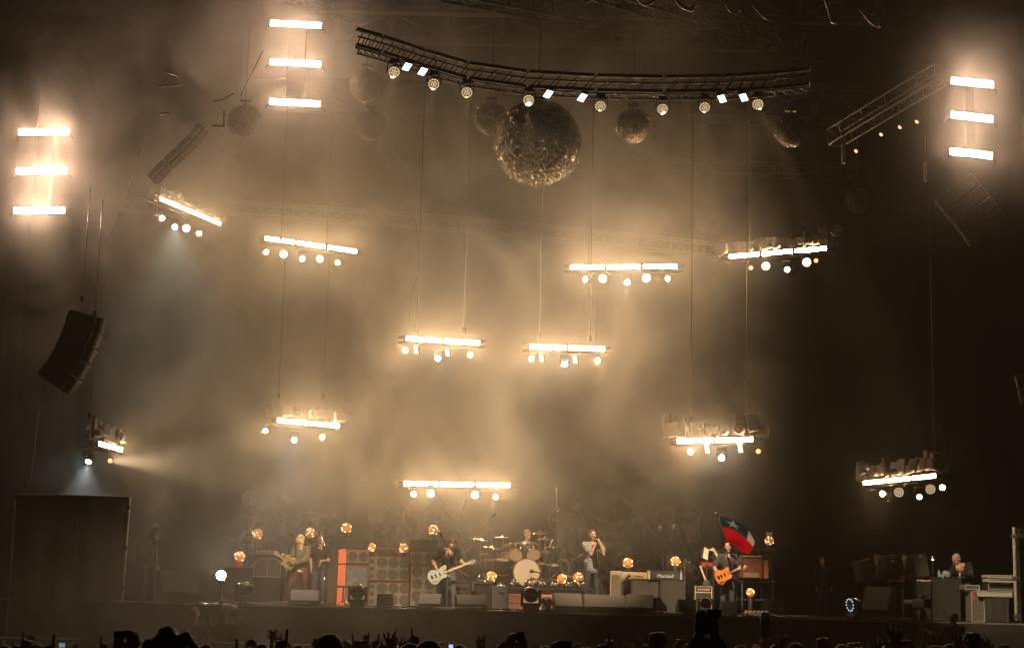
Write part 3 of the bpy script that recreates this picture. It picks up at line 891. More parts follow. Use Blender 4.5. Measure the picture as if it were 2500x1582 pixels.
casem = mat('case_edge_alu', (.62, .62, .58), .35, .7)
def xw(px, py, Y): return P(px, py, Y).x
def zw(px, py, Y): return P(px, py, Y).z
def rect(x0, y0, x1, y1, Y):
    """photo rectangle at depth Y -> centre x, z0, width, height"""
    cx, cy = (x0 + x1) / 2, (y0 + y1) / 2
    a = P(x0, cy, Y); b = P(x1, cy, Y); t = P(cx, y0, Y); u = P(cx, y1, Y)
    return (a.x + b.x) / 2, u.z, b.x - a.x, t.z - u.z
def rz(a): return Matrix.Rotation(R(a), 3, 'Z')

# amber glass globes on bulb bases
def amber_glass():
    m = bpy.data.materials.new('amber_glass'); m.use_nodes = True
    nt = m.node_tree; b = nt.nodes['Principled BSDF']
    b.inputs['Base Color'].default_value = (.95, .42, .12, 1); b.inputs['Roughness'].default_value = .12
    b.inputs['Emission Color'].default_value = (1, .34, .08, 1); b.inputs['Emission Strength'].default_value = .32
    b.inputs['Coat Weight'].default_value = 1.0
    tc = nt.nodes.new('ShaderNodeTexCoord'); v = nt.nodes.new('ShaderNodeTexVoronoi'); v.inputs['Scale'].default_value = 13
    bp = nt.nodes.new('ShaderNodeBump'); bp.inputs['Strength'].default_value = .35; bp.inputs['Distance'].default_value = .03
    nt.links.new(tc.outputs['Object'], v.inputs['Vector']); nt.links.new(v.outputs['Distance'], bp.inputs['Height']); nt.links.new(bp.outputs['Normal'], b.inputs['Normal'])
    m.cycles.emission_sampling = 'NONE'
    return m
amberm = amber_glass()
spark = glow('painted_glint_soft', (1, .72, .38), 14)  # glowing dots painted as reflections on the globe glass
def globe(px, py, rpx, Y, label, stand=None, dim=False):
    c = P(px, py, Y); r = rpx * mpp(Y)
    t = thing('amber_globe', label, 'globe lamp', c, group='amber globe lamps on the backline')
    MB().ball((0, 0, 0), (r, r, r * .98), 20, 14).build('glass', amberm, t)
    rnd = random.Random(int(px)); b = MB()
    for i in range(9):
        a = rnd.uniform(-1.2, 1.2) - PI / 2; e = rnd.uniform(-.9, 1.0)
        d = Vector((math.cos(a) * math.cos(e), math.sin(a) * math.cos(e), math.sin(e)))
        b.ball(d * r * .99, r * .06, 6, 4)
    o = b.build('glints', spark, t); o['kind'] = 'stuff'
    h = (c.z - stand) if stand is not None else r + .1
    MB().lathe([(r * .5, -h), (r * .5, -r * .97), (r * .42, -r * .86)], n=14).build('base', blk, t)
    return t
def stack_box(name, label, cat, x0, y0, x1, y1, Y, depth, m, yaw=0, base=None, b=.015, group=None):
    cx, z0, w_, h = rect(x0, y0, x1, y1, Y)
    if base is not None: h += z0 - base; z0 = base
    t = thing(name, label, cat, (cx, Y + depth / 2, z0), (0, 0, R(yaw)), group)
    MB().bbox((0, 0, h / 2), (w_, depth, h), b).build('shell', m, t)
    return t, w_, h
def cone(parent, x, z, r, y):
    """loudspeaker driver let into a front at depth y"""
    o = MB().lathe([(r, 0), (r, -.012), (r * .9, -.014), (r * .86, .004), (r * .3, .05), (r * .28, .02), (.001, .012)], (x, y, z), (0, 1, 0), 22).build('speaker_driver', conem, parent)
    return o

# --- left: big side-fill wedge, tripod camera, rack
def wedge(px0, px1, py0, Y, label, depth=.55, yaw=0, face=greym, back=False, group='floor monitor wedges', flip=False):
    cx = (xw(px0, 1480, Y) + xw(px1, 1480, Y)) / 2; w_ = abs(xw(px1, 1480, Y) - xw(px0, 1480, Y))
    h = zw((px0 + px1) / 2, py0, Y) - DECK
    t = thing('monitor_wedge', label, 'floor monitor', (cx, Y, DECK), (0, 0, R(yaw)), group)
    if back:        # seen from behind: plain vertical back
        prof = [(-depth / 2, 0), (depth / 2, 0), (depth / 2, h * .45), (-depth * .1, h), (-depth / 2, h)]
    else:           # sloped grille towards the audience side
        prof = [(-depth / 2, 0), (depth / 2, 0), (depth / 2, h), (depth * .12, h), (-depth / 2, h * .28)]
    MB().prism(prof, (0, 0, 0), (0, 1, 0), (0, 0, 1), w_).build('shell', blk, t)
    if not back:
        a, b = Vector((0, -depth / 2, h * .28)), Vector((0, depth * .12, h))
        d = (b - a); n = Vector((0, -d.z, d.y)).normalized()
        MB().box((a + b) / 2 + n * .012, (w_ * .95, d.length * .94, .02), Matrix(((1, 0, 0), (0, d.normalized().y, n.y), (0, d.normalized().z, n.z)))).build('grille', face, t)
    else:
        MB().bbox((0, -depth / 2 - .008, h * .55), (w_ * .3, .02, h * .22), .006).build('connector_plate', blk, t)
    for sx in (-1, 1):
        MB().bbox((sx * (w_ / 2 + .006), 0, h * .5), (.014, .16, .05), .004).build('handle', darkalu, t)
    return t
wedge(385, 475, 1391, 1.2, 'largest wedge speaker with sloped grey top beside the tripod', .9, 24, greym)
wedge(708, 778, 1440, .6, 'wedge with pale blue front near the blond guitarist', .55, 8, bluegrey)
wedge(921, 959, 1449, 1.0, 'small black wedge in front of the red speaker wall', .45, 0, blk, True)
wedge(1023, 1077, 1450, .6, 'pale grey wedge at the bassist feet', .5, -4, bluegrey)
wedge(1112, 1187, 1452, .7, 'half black, half grey wedge right of the bassist', .5, 10, greym)
wedge(1351, 1420, 1448, .45, 'left of the three big wedges before the singer', .6, 6, greym)
wedge(1424, 1527, 1452, .35, 'middle of the three big wedges before the singer', .62, 0, greym)
wedge(1528, 1594, 1451, .45, 'right of the three big wedges before the singer', .6, -8, greym)
wedge(1590, 1617, 1458, .9, 'narrow black wedge edge right of the singer wedges', .5, -40, blk, True)
wedge(1653, 1695, 1463, .5, 'black wedge seen from behind near the flag', .5, 4, blk, True)
wedge(1759, 1796, 1467, .5, 'black wedge seen from behind at the orange guitarist', .5, 0, blk, True)
wedge(1873, 1910, 1461, .8, 'tilted dark wedge right of the pedal board', .55, -30, blk, True)
wedge(2112, 2178, 1432, .8, 'large pale wedge beside the ringed moving head', .7, -30, greym)

t = thing('camera_tripod', 'unmanned television camera on a tall tripod at stage left', 'tripod', (xw(370, 1465, 2.2), 2.2, DECK))
hh = zw(368, 1327, 2.2) - DECK
for i, (dx, dy) in enumerate([(-.24, -.1), (.2, -.15), (.02, .3)]):
    MB().tube([(dx * .12, dy * .12, hh), (dx * .6, dy * .6, hh * .5), (dx, dy, .02)], [.03, .026, .018], 6).build('leg', mat('tripod_grey', (.2, .19, .18), .4, .5), t)
MB().torus((0, 0, .28), .14, .01, (0, 0, 1), 14, 4).build('spreader', black, t)
MB().lathe([(.06, hh - .03), (.09, hh), (.09, hh + .06), (.05, hh + .1)], n=12).build('head', black, t)
cb = MB(); cb.bbox((0, 0, hh + .22), (.16, .42, .24), .03); cb.build('camera_body', black, t)
MB().ball((0, .02, hh + .36), (.12, .2, .14), 12, 8).build('rain_cover', blk, t)
MB().cyl((0, -.22, hh + .22), (0, -.36, hh + .22), .06, .07, 12).build('lens', black, t)
MB().cyl((-.08, .1, hh + .1), (-.42, .28, hh + .05), .014, n=6).build('pan_handle', black, t)

t, w_, h_ = stack_box('equipment_rack', 'dark equipment rack behind the tripod beside the booth', 'rack', 306, 1376, 350, 1466, 4, .7, blk, 0, DECK)
for i in range(4): MB().bbox((0, -.37, .12 + i * .22), (w_ * .86, .03, .17), .008).build('rack_unit', [darkalu, blk, greym, darkalu][i], t)
t, w_, h_ = stack_box('flight_case', 'black flight case standing between rack and tripod', 'case', 344, 1382, 376, 1468, 4.5, .6, blk, 0, DECK)
MB().bbox((0, 0, h_ * .98), (w_ * 1.03, .63, .05), .01).build('lid_edge', darkalu, t)
p = P(338, 1310, 4); t = thing('mixing_monitor', 'dim tilted screen over the rack at stage left', 'screen', p, (R(-12), 0, R(25)))
MB().bbox((0, 0, 0), (.36, .05, .3), .01).build('panel', blk, t); MB().cyl((0, .03, -.1), (0, .1, -.75), .03, n=8).build('stand', black, t)

# --- case with the dazzling lamp
t, w_, h_ = stack_box('flight_case', 'black flight case beside the dazzling floor lamp', 'case', 547, 1384, 609, 1470, 3, .6, blk, 0, DECK)
for sx in (-1, 1):
    for zz in (.03, h_ - .03): MB().bbox((sx * (w_ / 2 - .03), -.3, zz), (.08, .04, .08), .01).build('corner', darkalu, t)
p = P(540, 1404, 2.4)
t = thing('floor_lamp', 'dazzling white lamp shining beside the black flight case', 'stage light', p, facing(p, (-5.5, -39, 2.3)))
MB().lathe([(.05, .25), (.11, .2), (.13, .02), (.13, -.01), (.12, -.01), (.118, .02)], axis=(0, 1, 0), n=16).build('housing', black, t)
lamp_disc(.115, 12, -.003).build('lens', glow('dazzle_glow', (1, .84, .62), 520), t)
MB().cyl((0, .12, -.1), (0, .12, -(p.z - DECK) + .02), .025, n=8).build('stand', black, t)
globe(585, 1358, 13.5, 3.2, 'amber globe with red base on the black flight case', zw(585, 1380, 3.2))
MB().lathe([(.1, 0), (.12, .06), (.08, .12)], n=14).build('red_knob', mat('red_plastic', (.6, .03, .03), .4), bpy.data.objects[[o.name for o in C.objects if o.name.startswith('amber_globe')][-1]], (0, -.1, -.27))

# --- moving heads along the front
def moving_head(px, py, hpx, Y, label, yaw=0, tilt=0, lens=None, ringlit=False):
    s = hpx * mpp(Y) / .62
    t = thing('moving_light', label, 'moving light', (xw(px, 1470, Y), Y, DECK), (0, 0, R(yaw)), 'moving heads on the stage edge')
    t.scale = (s, s, s)
    MB().bbox((0, 0, .07), (.4, .34, .14), .03).build('base', black, t)
    y = MB()
    for sx in (-1, 1):
        y.bbox((sx * .22, 0, .32), (.07, .18, .42), .03)
    y.bbox((0, 0, .16), (.46, .2, .08), .02)
    y.build('yoke', black, t)
    rot = Matrix.Rotation(R(tilt), 3, 'X'); c = Vector((0, 0, .42)); ax = rot @ Vector((0, 1, 0))
    MB().lathe([(.06, .2), (.13, .17), (.185, .06), (.19, -.08), (.178, -.15), (.165, -.15), (.155, -.1)], c, ax, 22).build('head', mat('moving_head_shell', (.05, .047, .043), .22, spec=.8), t)
    MB().lathe([(.155, -.11), (.12, -.128), (.06, -.138), (.001, -.14)], c, ax, 22).build('lens', mat('dark_lens', (.02, .02, .02), .08, spec=1.0), t)
    MB().torus(c - ax * .15, .172, .011, ax, 24, 6).build('lens_ring', mat('lens_ring_alu', (.5, .46, .4), .25, .8), t)
    if ringlit:
        b = MB()
        for i in range(12):
            a = 2 * PI * i / 12; u, v, _ = b.frame(ax)
            b.ball(c - ax * .16 + (u * math.cos(a) + v * math.sin(a)) * .172, .02, 6, 4)
        o = b.build('led_ring', glow('led_ring_soft', (.6, .8, 1), 1.1), t); o['kind'] = 'stuff'
    return t
moving_head(872, 1468, 57, .5, 'moving head standing right of the orange cabinet sides', 4, 20)
moving_head(1296, 1487, 61, .3, 'moving head standing in front of the bass drum', 0, 12)
moving_head(1724, 1493, 49, .4, 'moving head between two black wedges near the flag', -14, 22)
moving_head(2086, 1500, 52, .4, 'moving head with a ring of blue dots at right', -68, 8, ringlit=True)
moving_head(596, 1470, 56, .7, 'moving head half hidden by the cable heap at left', 35, 30)
moving_head(1335, 1488, 36, .5, 'small moving head tucked beside the big wedges', -60, 15)

# --- left amp stack
def amp_head(name, label, x0, y0, x1, y1, Y, m, panel, depth=.32, knobs=6, base=None):
    t, w_, h = stack_box('guitar_amplifier', label, 'amplifier', x0, y0, x1, y1, Y, depth, m, base=base)
    MB().bbox((0, -depth / 2 - .006, h * .45), (w_ * .9, .014, h * .55), .004).build('panel', panel, t)
    for i in range(knobs):
        MB().lathe([(.014, 0), (.014, .02), (.01, .024)], (-w_ * .38 + w_ * .76 * i / max(1, knobs - 1), -depth / 2 - .012, h * .45), (0, -1, 0), 8).build('knob', chrome, t)
    MB().tube([(-.1, 0, h), (-.08, 0, h + .03), (.08, 0, h + .03), (.1, 0, h)], .012).build('handle', blk, t)
    return t
t, w_, h_ = stack_box('speaker_cabinet', 'cabinet with cut-corner framed grille behind the blond guitarist', 'speaker cabinet', 616, 1358, 687, 1482, 6, .4, blk, 0, DECK)
gz = zw(650, 1385, 6) - DECK
g = MB().bbox((0, -.21, gz), (w_ * .9, .03, .46), .01).build('grille', mat('brown_grille', (.2, .16, .12), .8, noise=.2, nscale=30), t)
fr = MB(); ww, hh = w_ * .46, .25
pts = [(-ww, -hh), (-ww, hh * .5), (-ww * .62, hh), (ww * .62, hh), (ww, hh * .5), (ww, -hh), (-ww, -hh)]
fr.tube([(a, -.24, gz + b) for a, b in pts], .016, 5); fr.cyl((0, -.235, gz - hh), (0, -.235, gz + hh), .012, n=5)
fr.build('piping', creamm, t)
amp_head('', 'pale amplifier head on the framed-grille cabinet', 621, 1336, 684, 1357, 6, greym, creamm, .3, 7)
amp_head('', 'slim effects unit on top of the left amplifier head', 641, 1324, 685, 1335, 6.05, blk, chrome, .26, 8)
globe(629, 1303, 13.5, 6.1, 'amber globe above the framed-grille cabinet', zw(629, 1336, 6.1))
amp_head('', 'amplifier head hidden behind the blond guitarist', 703, 1325, 752, 1352, 6, blk, darkalu, .3, 5)
t, w_, h_ = stack_box('speaker_cabinet', 'plain dark cabinet behind the blond guitarist', 'speaker cabinet', 703, 1353, 752, 1482, 6, .4, blk, 0, DECK)
MB().bbox((0, -.21, h_ * .55), (w_ * .86, .02, h_ * .8), .006).build('grille', grillm, t)
globe(758, 1301, 13.5, 6.3, 'amber globe beside the stagehand head', zw(758, 1326, 6.3))
for x0, x1, y0, lab in [(754, 777, 1351, 'tall narrow black cabinet behind the left microphone stand'), (797, 822, 1357, 'tall narrow black cabinet left of the orange sides')]:
    t, w_, h_ = stack_box('speaker_cabinet', lab, 'speaker cabinet', x0, y0, x1, 1480, 5, .5, blk, 0, DECK)
    MB().bbox((0, -.26, h_ / 2), (w_ * .84, .02, h_ * .92), .006).build('grille', grillm, t)

# --- orange sided stack: two cabinets turned so that the side shows
def orange_stack():
    Y = 4.6; x = xw(860, 1400, Y)
    zs = [DECK, zw(850, 1376, Y), zw(850, 1340, Y)]
    for k, lab in ((0, 'tall orange-sided cabinet standing on the deck'), (1, 'short orange-sided cabinet stacked on the tall one')):
        h = zs[k + 1] - zs[k] - .008
        t = thing('speaker_cabinet', lab, 'speaker cabinet', (x, Y + .3, zs[k] + (.008 if k else 0)), (0, 0, R(24)))
        w_, d = .66, .62
        MB().bbox((0, 0, h / 2), (w_, d, h), .012).build('shell', redm, t)
        MB().bbox((-w_ / 2 - .006, 0, h / 2), (.016, d * .97, h * .97), .004).build('side_panel', orangem, t)  # sheet carrying the painted light of the cabinet side
        MB().bbox((0, -d / 2 - .006, h / 2), (w_ * .92, .016, h * .9), .004).build('grille', silverg if k else mat('blue_mesh_grille', (.2, .22, .24), .6, noise=.5, nscale=12), t)
        if k:
            for sx in (-1, 1): cone(t, sx * w_ * .23, h * .5, min(w_ * .2, h * .42), -d / 2 - .016)
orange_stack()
t, w_, h_ = stack_box('guitar_amplifier', 'grey amplifier head on the orange-sided stack', 'amplifier', 832, 1313, 896, 1339, 4.75, .5, greym, 24)
MB().bbox((0, -.255, h_ * .5), (w_ * .9, .014, h_ * .6), .004).build('panel', darkalu, t)
for i in range(5): MB().lathe([(.016, 0), (.012, .022)], (-w_ * .34 + w_ * .17 * i, -.262, h_ * .5), (0, -1, 0), 8).build('knob', chrome, t)
globe(846, 1289, 13, 4.8, 'amber globe on the orange-sided stack', zw(846, 1313, 4.8))

# --- wall of red framed bass cabinets
def cab_wall(x0, y0, x1, y1, Y, rows, label, base=None, small=False):
    t, w_, h = stack_box('bass_cabinet', label, 'speaker cabinet', x0, y0, x1, y1, Y, .45, redm, base=base)
    MB().bbox((0, -.232, h / 2), (w_ * .93, .012, h * .92), .004).build('baffle', silverg, t)
    for z, xs, r in rows:
        for x in xs: cone(t, x * w_, z * h, r * w_, -.24)
    return t
R3 = [-.16, .115, .385]
cab_wall(898, 1420, 999, 1482, 5, [(.75, R3, .125), (.28, R3, .125), (.8, [-.4], .055), (.5, [-.4], .055), (.2, [-.4], .055)], 'lower red-framed cabinet of the bass speaker wall', DECK)
cab_wall(898, 1357, 999, 1419, 5, [(.74, R3, .125), (.27, R3, .125), (.78, [-.4], .055), (.48, [-.4], .055), (.2, [-.4], .055)], 'upper red-framed cabinet of the bass speaker wall')
cab_wall(1001, 1379, 1066, 1482, 5, [(.84, [-.24, .24], .2), (.55, [-.24, .24], .2), (.26, [-.24, .24], .2), (.07, [-.24], .08)], 'tall red-framed cabinet directly behind the bassist', DECK)
cab_wall(1001, 1346, 1066, 1378, 5, [(.5, [-.24, .24], .2)], 'short red-framed cabinet with two drivers behind the bassist')
amp_head('', 'long dark amplifier head above the short red cabinet', 1001, 1317, 1068, 1345, 5, blk, greym, .4, 7)
for x0, x1, lab in ((921, 945, 'small red-cheeked amplifier on the speaker wall, left one'), (948, 972, 'small red-cheeked amplifier on the speaker wall, right one')):
    a = amp_head('', lab, x0, 1336, x1, 1356, 5.05, redm, blk, .3, 4)
globe(906, 1336, 12, 5.0, 'amber globe at the left end of the speaker wall', zw(906, 1357, 5.0))
globe(986, 1338, 12, 5.0, 'amber globe at the right end of the speaker wall', zw(986, 1357, 5.0))
globe(1058, 1294, 12.5, 5.2, 'amber globe left above the bassist head', zw(1058, 1317, 5.2))

# coil spring and stool
t = thing('coil_spring', 'tall coil spring rising behind the orange-sided stack', 'spring', P(848, 1252, 8))
hs = zw(848, 1186, 8) - t.location.z; r = 7 * mpp(8)
MB().tube([(r * math.cos(i * .5), r * math.sin(i * .5), hs * i / 100) for i in range(101)], .014, 5).build('coil', chrome, t)
MB().cyl((0, 0, 0), (0, 0, -(t.location.z - DECK)), .03, n=8).build('post', darkalu, t)
t = thing('round_stool', 'small dark stool in front of the orange cabinet sides', 'stool', (xw(837, 1470, 2.2), 2.2, DECK))
zt = zw(837, 1431, 2.2) - DECK
MB().lathe([(.19, zt - .03), (.2, zt), (.18, zt + .025)], n=18).build('seat', blk, t)
MB().cyl((0, 0, .08), (0, 0, zt), .02, n=8).build('post', chrome, t)
for i in range(3):
    a = 2 * PI * i / 3 + .5; MB().tube([(0, 0, .14), (.09 * math.cos(a), .09 * math.sin(a), .1), (.18 * math.cos(a), .18 * math.sin(a), .015)], .012).build('leg', chrome, t)

# --- middle: rack, grey and blue cabinets, carpet case
t, w_, h_ = stack_box('pedal_rack', 'rack of shiny knobs and pedals right behind the bassist', 'rack', 1106, 1418, 1150, 1480, 3.2, .5, blk, 0, DECK)
rnd = random.Random(5)
for i in range(4):
    u = MB().bbox((0, -.26, .08 + i * h_ * .23), (w_ * .9, .03, h_ * .17), .006).build('rack_unit', darkalu, t)
    for k in range(7): MB().ball((-w_ * .4 + w_ * .8 * k / 6, -.29, .08 + i * h_ * .23), .02, 6, 4).build('knob', chrome, u)
t, w_, h_ = stack_box('combo_amplifier', 'grey-edged combo amplifier left of the drum riser', 'amplifier', 1150, 1420, 1200, 1484, 2.6, .45, greym, 0, DECK)
MB().bbox((.03, -.23, h_ * .48), (w_ * .8, .02, h_ * .8), .006).build('grille', blk, t)
MB().bbox((.03, -.235, h_ * .93), (w_ * .8, .02, h_ * .07), .004).build('panel', chrome, t)
t, w_, h_ = stack_box('speaker_cabinet', 'blue-grey cabinet with a slot left of the bass drum', 'speaker cabinet', 1201, 1430, 1240, 1485, 2.4, .45, bluegrey, 0, DECK)
MB().bbox((.03, -.23, h_ * .7), (w_ * .4, .016, .05), .004).build('slot', blk, t)
t, w_, h_ = stack_box('low_case', 'low pinkish case lying in front of the drum riser', 'case', 1238, 1450, 1354, 1486, 2.8, .5, mat('pink_case', (.62, .26, .2), .6, noise=.2), 0, DECK)
MB().bbox((0, -.255, h_ * .5), (w_ * .96, .012, .03), .003).build('trim', casem, t)

# --- drum riser and kit
RY = 4.3
cx, z0, w_, h = rect(1236, 1434, 1428, 1486, RY)
riser = thing('drum_riser', 'black drum riser edged with dark spotlights', 'riser', (cx, RY + 1.3, DECK))
RH = z0 + h - DECK
MB().bbox((0, 0, RH / 2), (w_ + .6, 2.6, RH), .02).build('platform', blk, riser)
MB().bbox((0, -1.31, RH - .03), (w_ + .6, .03, .05), .006).build('edge_strip', darkalu, riser)
RT = DECK + RH
for i, px in enumerate([1192, 1224, 1255, 1291, 1323, 1355, 1388, 1418]):
    e = ['leftmost', 'second from left', 'third from left', 'under the bass drum', 'fourth from right', 'third from right', 'second from right', 'rightmost'][i]
    t = thing('dome_light', f'dark dome spotlight along the riser edge, {e}', 'stage light', (xw(px, 1424, RY), RY + .12, RT if px > 1240 else DECK), group='dome spotlights along the drum riser')
    s0 = 0 if px > 1240 else RT - DECK - .1
    if s0: MB().bbox((0, 0, s0 / 2), (.2, .2, s0), .01).build('stand_box', blk, t)
    MB().lathe([(.11, s0), (.12, s0 + .04), (.115, s0 + .12), (.08, s0 + .19), (.03, s0 + .215)], n=16).build('dome', MATS['moving_head_shell'], t)
    b = MB()
    rnd = random.Random(px)
    for k in range(8):
        a = -PI / 2 + rnd.uniform(-1, 1); z = rnd.uniform(.05, .17)
        b.ball((.11 * math.cos(a), .11 * math.sin(a), s0 + z), .011, 5, 4)
    o = b.build('led_dots', glow('dome_dot_soft', (1, .75, .45), 2.5), t); o['kind'] = 'stuff'
globe(1372, 1413, 13, 5.2, 'amber globe on the riser right of the drum kit', RT)
globe(1412, 1410, 14, 4.9, 'amber globe on the riser left of the singer legs', RT)
globe(1200, 1407, 13, 4.7, 'amber globe below the left drums', zw(1200, 1425, 4.7))
shellb = mat('drum_shell_black', (.018, .016, .015), .15, spec=.9)
headm = mat('drum_head', (.62, .53, .42), .55, noise=.08, nscale=3)
kit = thing('drum_kit', 'black drum kit with bronze cymbals on the riser', 'drum kit', (xw(1286, 1433, 5.6), 5.6, RT))
ko = Vector(kit.location)
def kp(px, py, Y): return P(px, py, Y) - ko
def drum(c, axis, r, d, name, hd=headm):
    c, axis = Vector(c), Vector(axis).normalized()
    o = MB().lathe([(r, -d / 2), (r, d / 2)], c, axis, 26).build(name, shellb, kit)
    MB().lathe([(r * .95, d / 2 + .003), (r * .95, d / 2 + .006)], c, axis, 26).build('drum_head', hd, o)
    for sg in (-1, 1): MB().torus(c + axis * (sg * d / 2), r * 1.01, .014, axis, 28, 6).build('hoop', mat('copper_hoop', (.55, .22, .1), .3, .6), o)
    u, v, _ = MB().frame(axis); lg = MB()
    for i in range(8):
        a = 2 * PI * i / 8; q = c + (u * math.cos(a) + v * math.sin(a)) * (r + .012)
        lg.cyl(q - axis * d * .42, q + axis * d * .42, .011, n=5)
    o2 = lg.build('lugs', chrome, o); o2['kind'] = 'stuff'
    return o
bd = kp(1286, 1396, 5.4)
drum(bd + Vector((0, .25, 0)), (0, -1, 0), .375, .45, 'bass_drum')
drum(kp(1260, 1347, 5.5), (-.12, -.8, -.55), .19, .3, 'rack_tom'); drum(kp(1301, 1347, 5.5), (.12, -.8, -.55), .19, .3, 'rack_tom')
drum(kp(1224, 1383, 5.6), (.05, -.25, 1), .2, .4, 'floor_tom'); drum(kp(1196, 1383, 5.8), (0, -.2, 1), .18, .36, 'floor_tom')
drum(kp(1321, 1392, 5.9), (0, -.2, 1), .2, .4, 'floor_tom')
sk = kp(1283, 1334, 5.15)
skull = MB(); skull.ball(sk + Vector((0, 0, .03)), (.085, .1, .085), 14, 10); skull.bbox(sk + Vector((0, -.05, -.07)), (.08, .08, .07), .02)
so = skull.build('skull_ornament', chrome, kit)
for sx in (-1, 1): MB().ball(sk + Vector((sx * .033, -.088, .02)), .024, 8, 6).build('eye_socket', blk, so)
def cymbal(px, py, hw, Y, tilt=(0, 0), stand=True):
    c = kp(px, py, Y); r = hw * mpp(Y)
    rot = Matrix.Rotation(tilt[0], 3, 'X') @ Matrix.Rotation(tilt[1], 3, 'Y'); ax = rot @ Vector((0, 0, 1))
    o = MB().lathe([(r, -.012), (r * .99, -.004), (r * .5, .016), (r * .2, .028), (r * .17, .045), (.012, .055)], c, ax, 28).build('cymbal', brass, kit)
    if stand:
        s_ = MB().tube([c + Vector((0, 0, .08)), c - Vector((0, 0, .1)), Vector((c.x, c.y, .5)), Vector((c.x, c.y, .1))], .014).build('cymbal_stand', chrome, kit)
        for i in range(3):
            a = 2 * PI * i / 3 + .4; MB().tube([(c.x, c.y, .3), (c.x + .2 * math.cos(a), c.y + .2 * math.sin(a), .01)], .01).build('stand_leg', chrome, s_)
cymbal(1229, 1311, 25, 5.7, (.1, .02)); cymbal(1205, 1336, 28, 5.5, (.12, .12)); cymbal(1174, 1317, 27, 5.8, (.1, .16)); cymbal(1331, 1315, 22.5, 5.8, (.1, 0)); cymbal(1333, 1346, 19, 5.6, (.08, .02)); cymbal(1333, 1348, 19, 5.6, (.08, .02), False)
cymbal(1246, 1327, 20, 5.9, (.15, -.1)); cymbal(1352, 1333, 22, 6.0, (.14, -.12)); cymbal(1188, 1352, 20, 5.5, (.1, .05)); cymbal(1318, 1300, 22, 6.3, (.16, -.05))
drum(kp(1238, 1352, 5.7), (-.15, -.75, -.5), .16, .26, 'rack_tom'); drum(kp(1348, 1395, 5.7), (0, -.25, 1), .18, .36, 'floor_tom')
hw_ = MB(); rnd = random.Random(9)
for i in range(110):
    p = kp(rnd.uniform(1160, 1245) if i < 70 else rnd.uniform(1315, 1362), rnd.uniform(1352, 1425), rnd.uniform(5.3, 6))
    d = Vector((rnd.uniform(-.12, .12), rnd.uniform(-.05, .05), rnd.uniform(.05, .22)))
    hw_.cyl(p, p + d, .009, n=5); hw_.ball(p + d, .018, 6, 4)
o = hw_.build('hardware', chrome, kit); o['kind'] = 'stuff'
MB().tube([bd + Vector((.5, -.25, -.05)), bd + Vector((.16, -.27, .02))], .02).build('kick_microphone', blk, kit)
MB().ball(bd + Vector((.13, -.28, .02)), .05, 10, 8).build('kick_microphone_head', blk, kit)
# snare-side rack pipes left of kit
for x0, y0, x1, y1, Y, lab in [(1155, 1299, 1200, 1262, 5, 'boom microphone slanting above the left cymbals'), (1194, 1294, 1204, 1313, 5, 'short microphone pointing down at the left cymbals'), (1342, 1335, 1349, 1317, 5, 'white drumstick-like microphone right of the drummer'), (1336, 1369, 1350, 1392, 5, 'slanted microphone tube right of the bass drum'), (1325, 1428, 1358, 1402, 4.6, 'slanting pipe on the riser right of the bass drum')]:
    a, b = P(x0, y0, Y), P(x1, y1, Y)
    t = thing('boom_microphone', lab, 'microphone', (a.x, a.y, RT))
    o = a.copy(); o.z = RT
    MB().cyl(a - o, b - o, .016, n=6).build('boom', chrome, t); MB().cyl(b - o, b - o + (b - a).normalized() * .14, .028, .035, 8).build('microphone_body', blk, t)
    MB().cyl(a - o, Vector((0, .05, 0)), .012, n=6).build('post', darkalu, t)
for x, y0, Y, lab in [(1357, 1188, 6.5, 'tall thin mast right of the drum kit'), (1369, 1290, 5.2, 'straight chrome stand between drums and singer')]:
    b = P(x, 1430, Y); t = thing('tall_stand', lab, 'stand', (b.x, Y, RT))
    hh = P(x, y0, Y).z - RT
    MB().cyl((0, 0, 0), (0, 0, hh * .75), .022, n=8).build('lower_tube', darkalu, t); MB().cyl((0, 0, hh * .75), (-.04, 0, hh), .014, n=8).build('upper_tube', chrome, t)
    for i in range(3):
        a = 2 * PI * i / 3; MB().tube([(0, 0, .25), (.25 * math.cos(a), .25 * math.sin(a), .01)], .012).build('leg', darkalu, t)

# --- microphone stands
bluish_tube = mat('bluish_chrome', (.6, .68, .85), .2, .9)  # bluish metal for the lower tubes of the microphone stands
def mic_stand(px, ytop, Y, label, boom=None, base_z=None):
    bz = DECK if base_z is None else base_z
    x = xw(px, 1440, Y); t = thing('microphone_stand', label, 'microphone stand', (x, Y, bz), group=None)
    zt = zw(px, ytop, Y) - bz
    MB().lathe([(.15, 0), (.15, .02), (.03, .035)], n=20).build('base', blk, t)
    MB().cyl((0, 0, .02), (0, 0, zt * .55), .017, n=8).build('lower_tube', bluish_tube, t)
    MB().cyl((0, 0, zt * .55), (0, 0, zt), .011, n=8).build('upper_tube', chrome, t)
    MB().cyl((0, 0, zt * .52), (0, 0, zt * .57), .026, n=8).build('clutch', black, t)
    if boom:
        b = P(boom[0], boom[1], Y - .1) - Vector(t.location)
        MB().cyl((0, 0, zt), b, .01, n=6).build('boom', chrome, t); tip = b; d = (b - Vector((0, 0, zt))).normalized()
    else: tip = Vector((0, 0, zt)); d = Vector((-.3, -.2, .6)).normalized()
    m_ = MB().cyl(tip, tip + d * .13, .013, .02, 8).build('microphone', black, t)
    MB().ball(tip + d * .16, .028, 8, 6).build('microphone_head', chrome, m_)
    return t
mic_stand(793, 1340, 1.0, 'microphone stand with pale lower tube, right of the blond guitarist', (783, 1310))
mic_stand(1092, 1345, 1.3, 'microphone stand with pale lower tube, in front of the bassist', (1080, 1312))
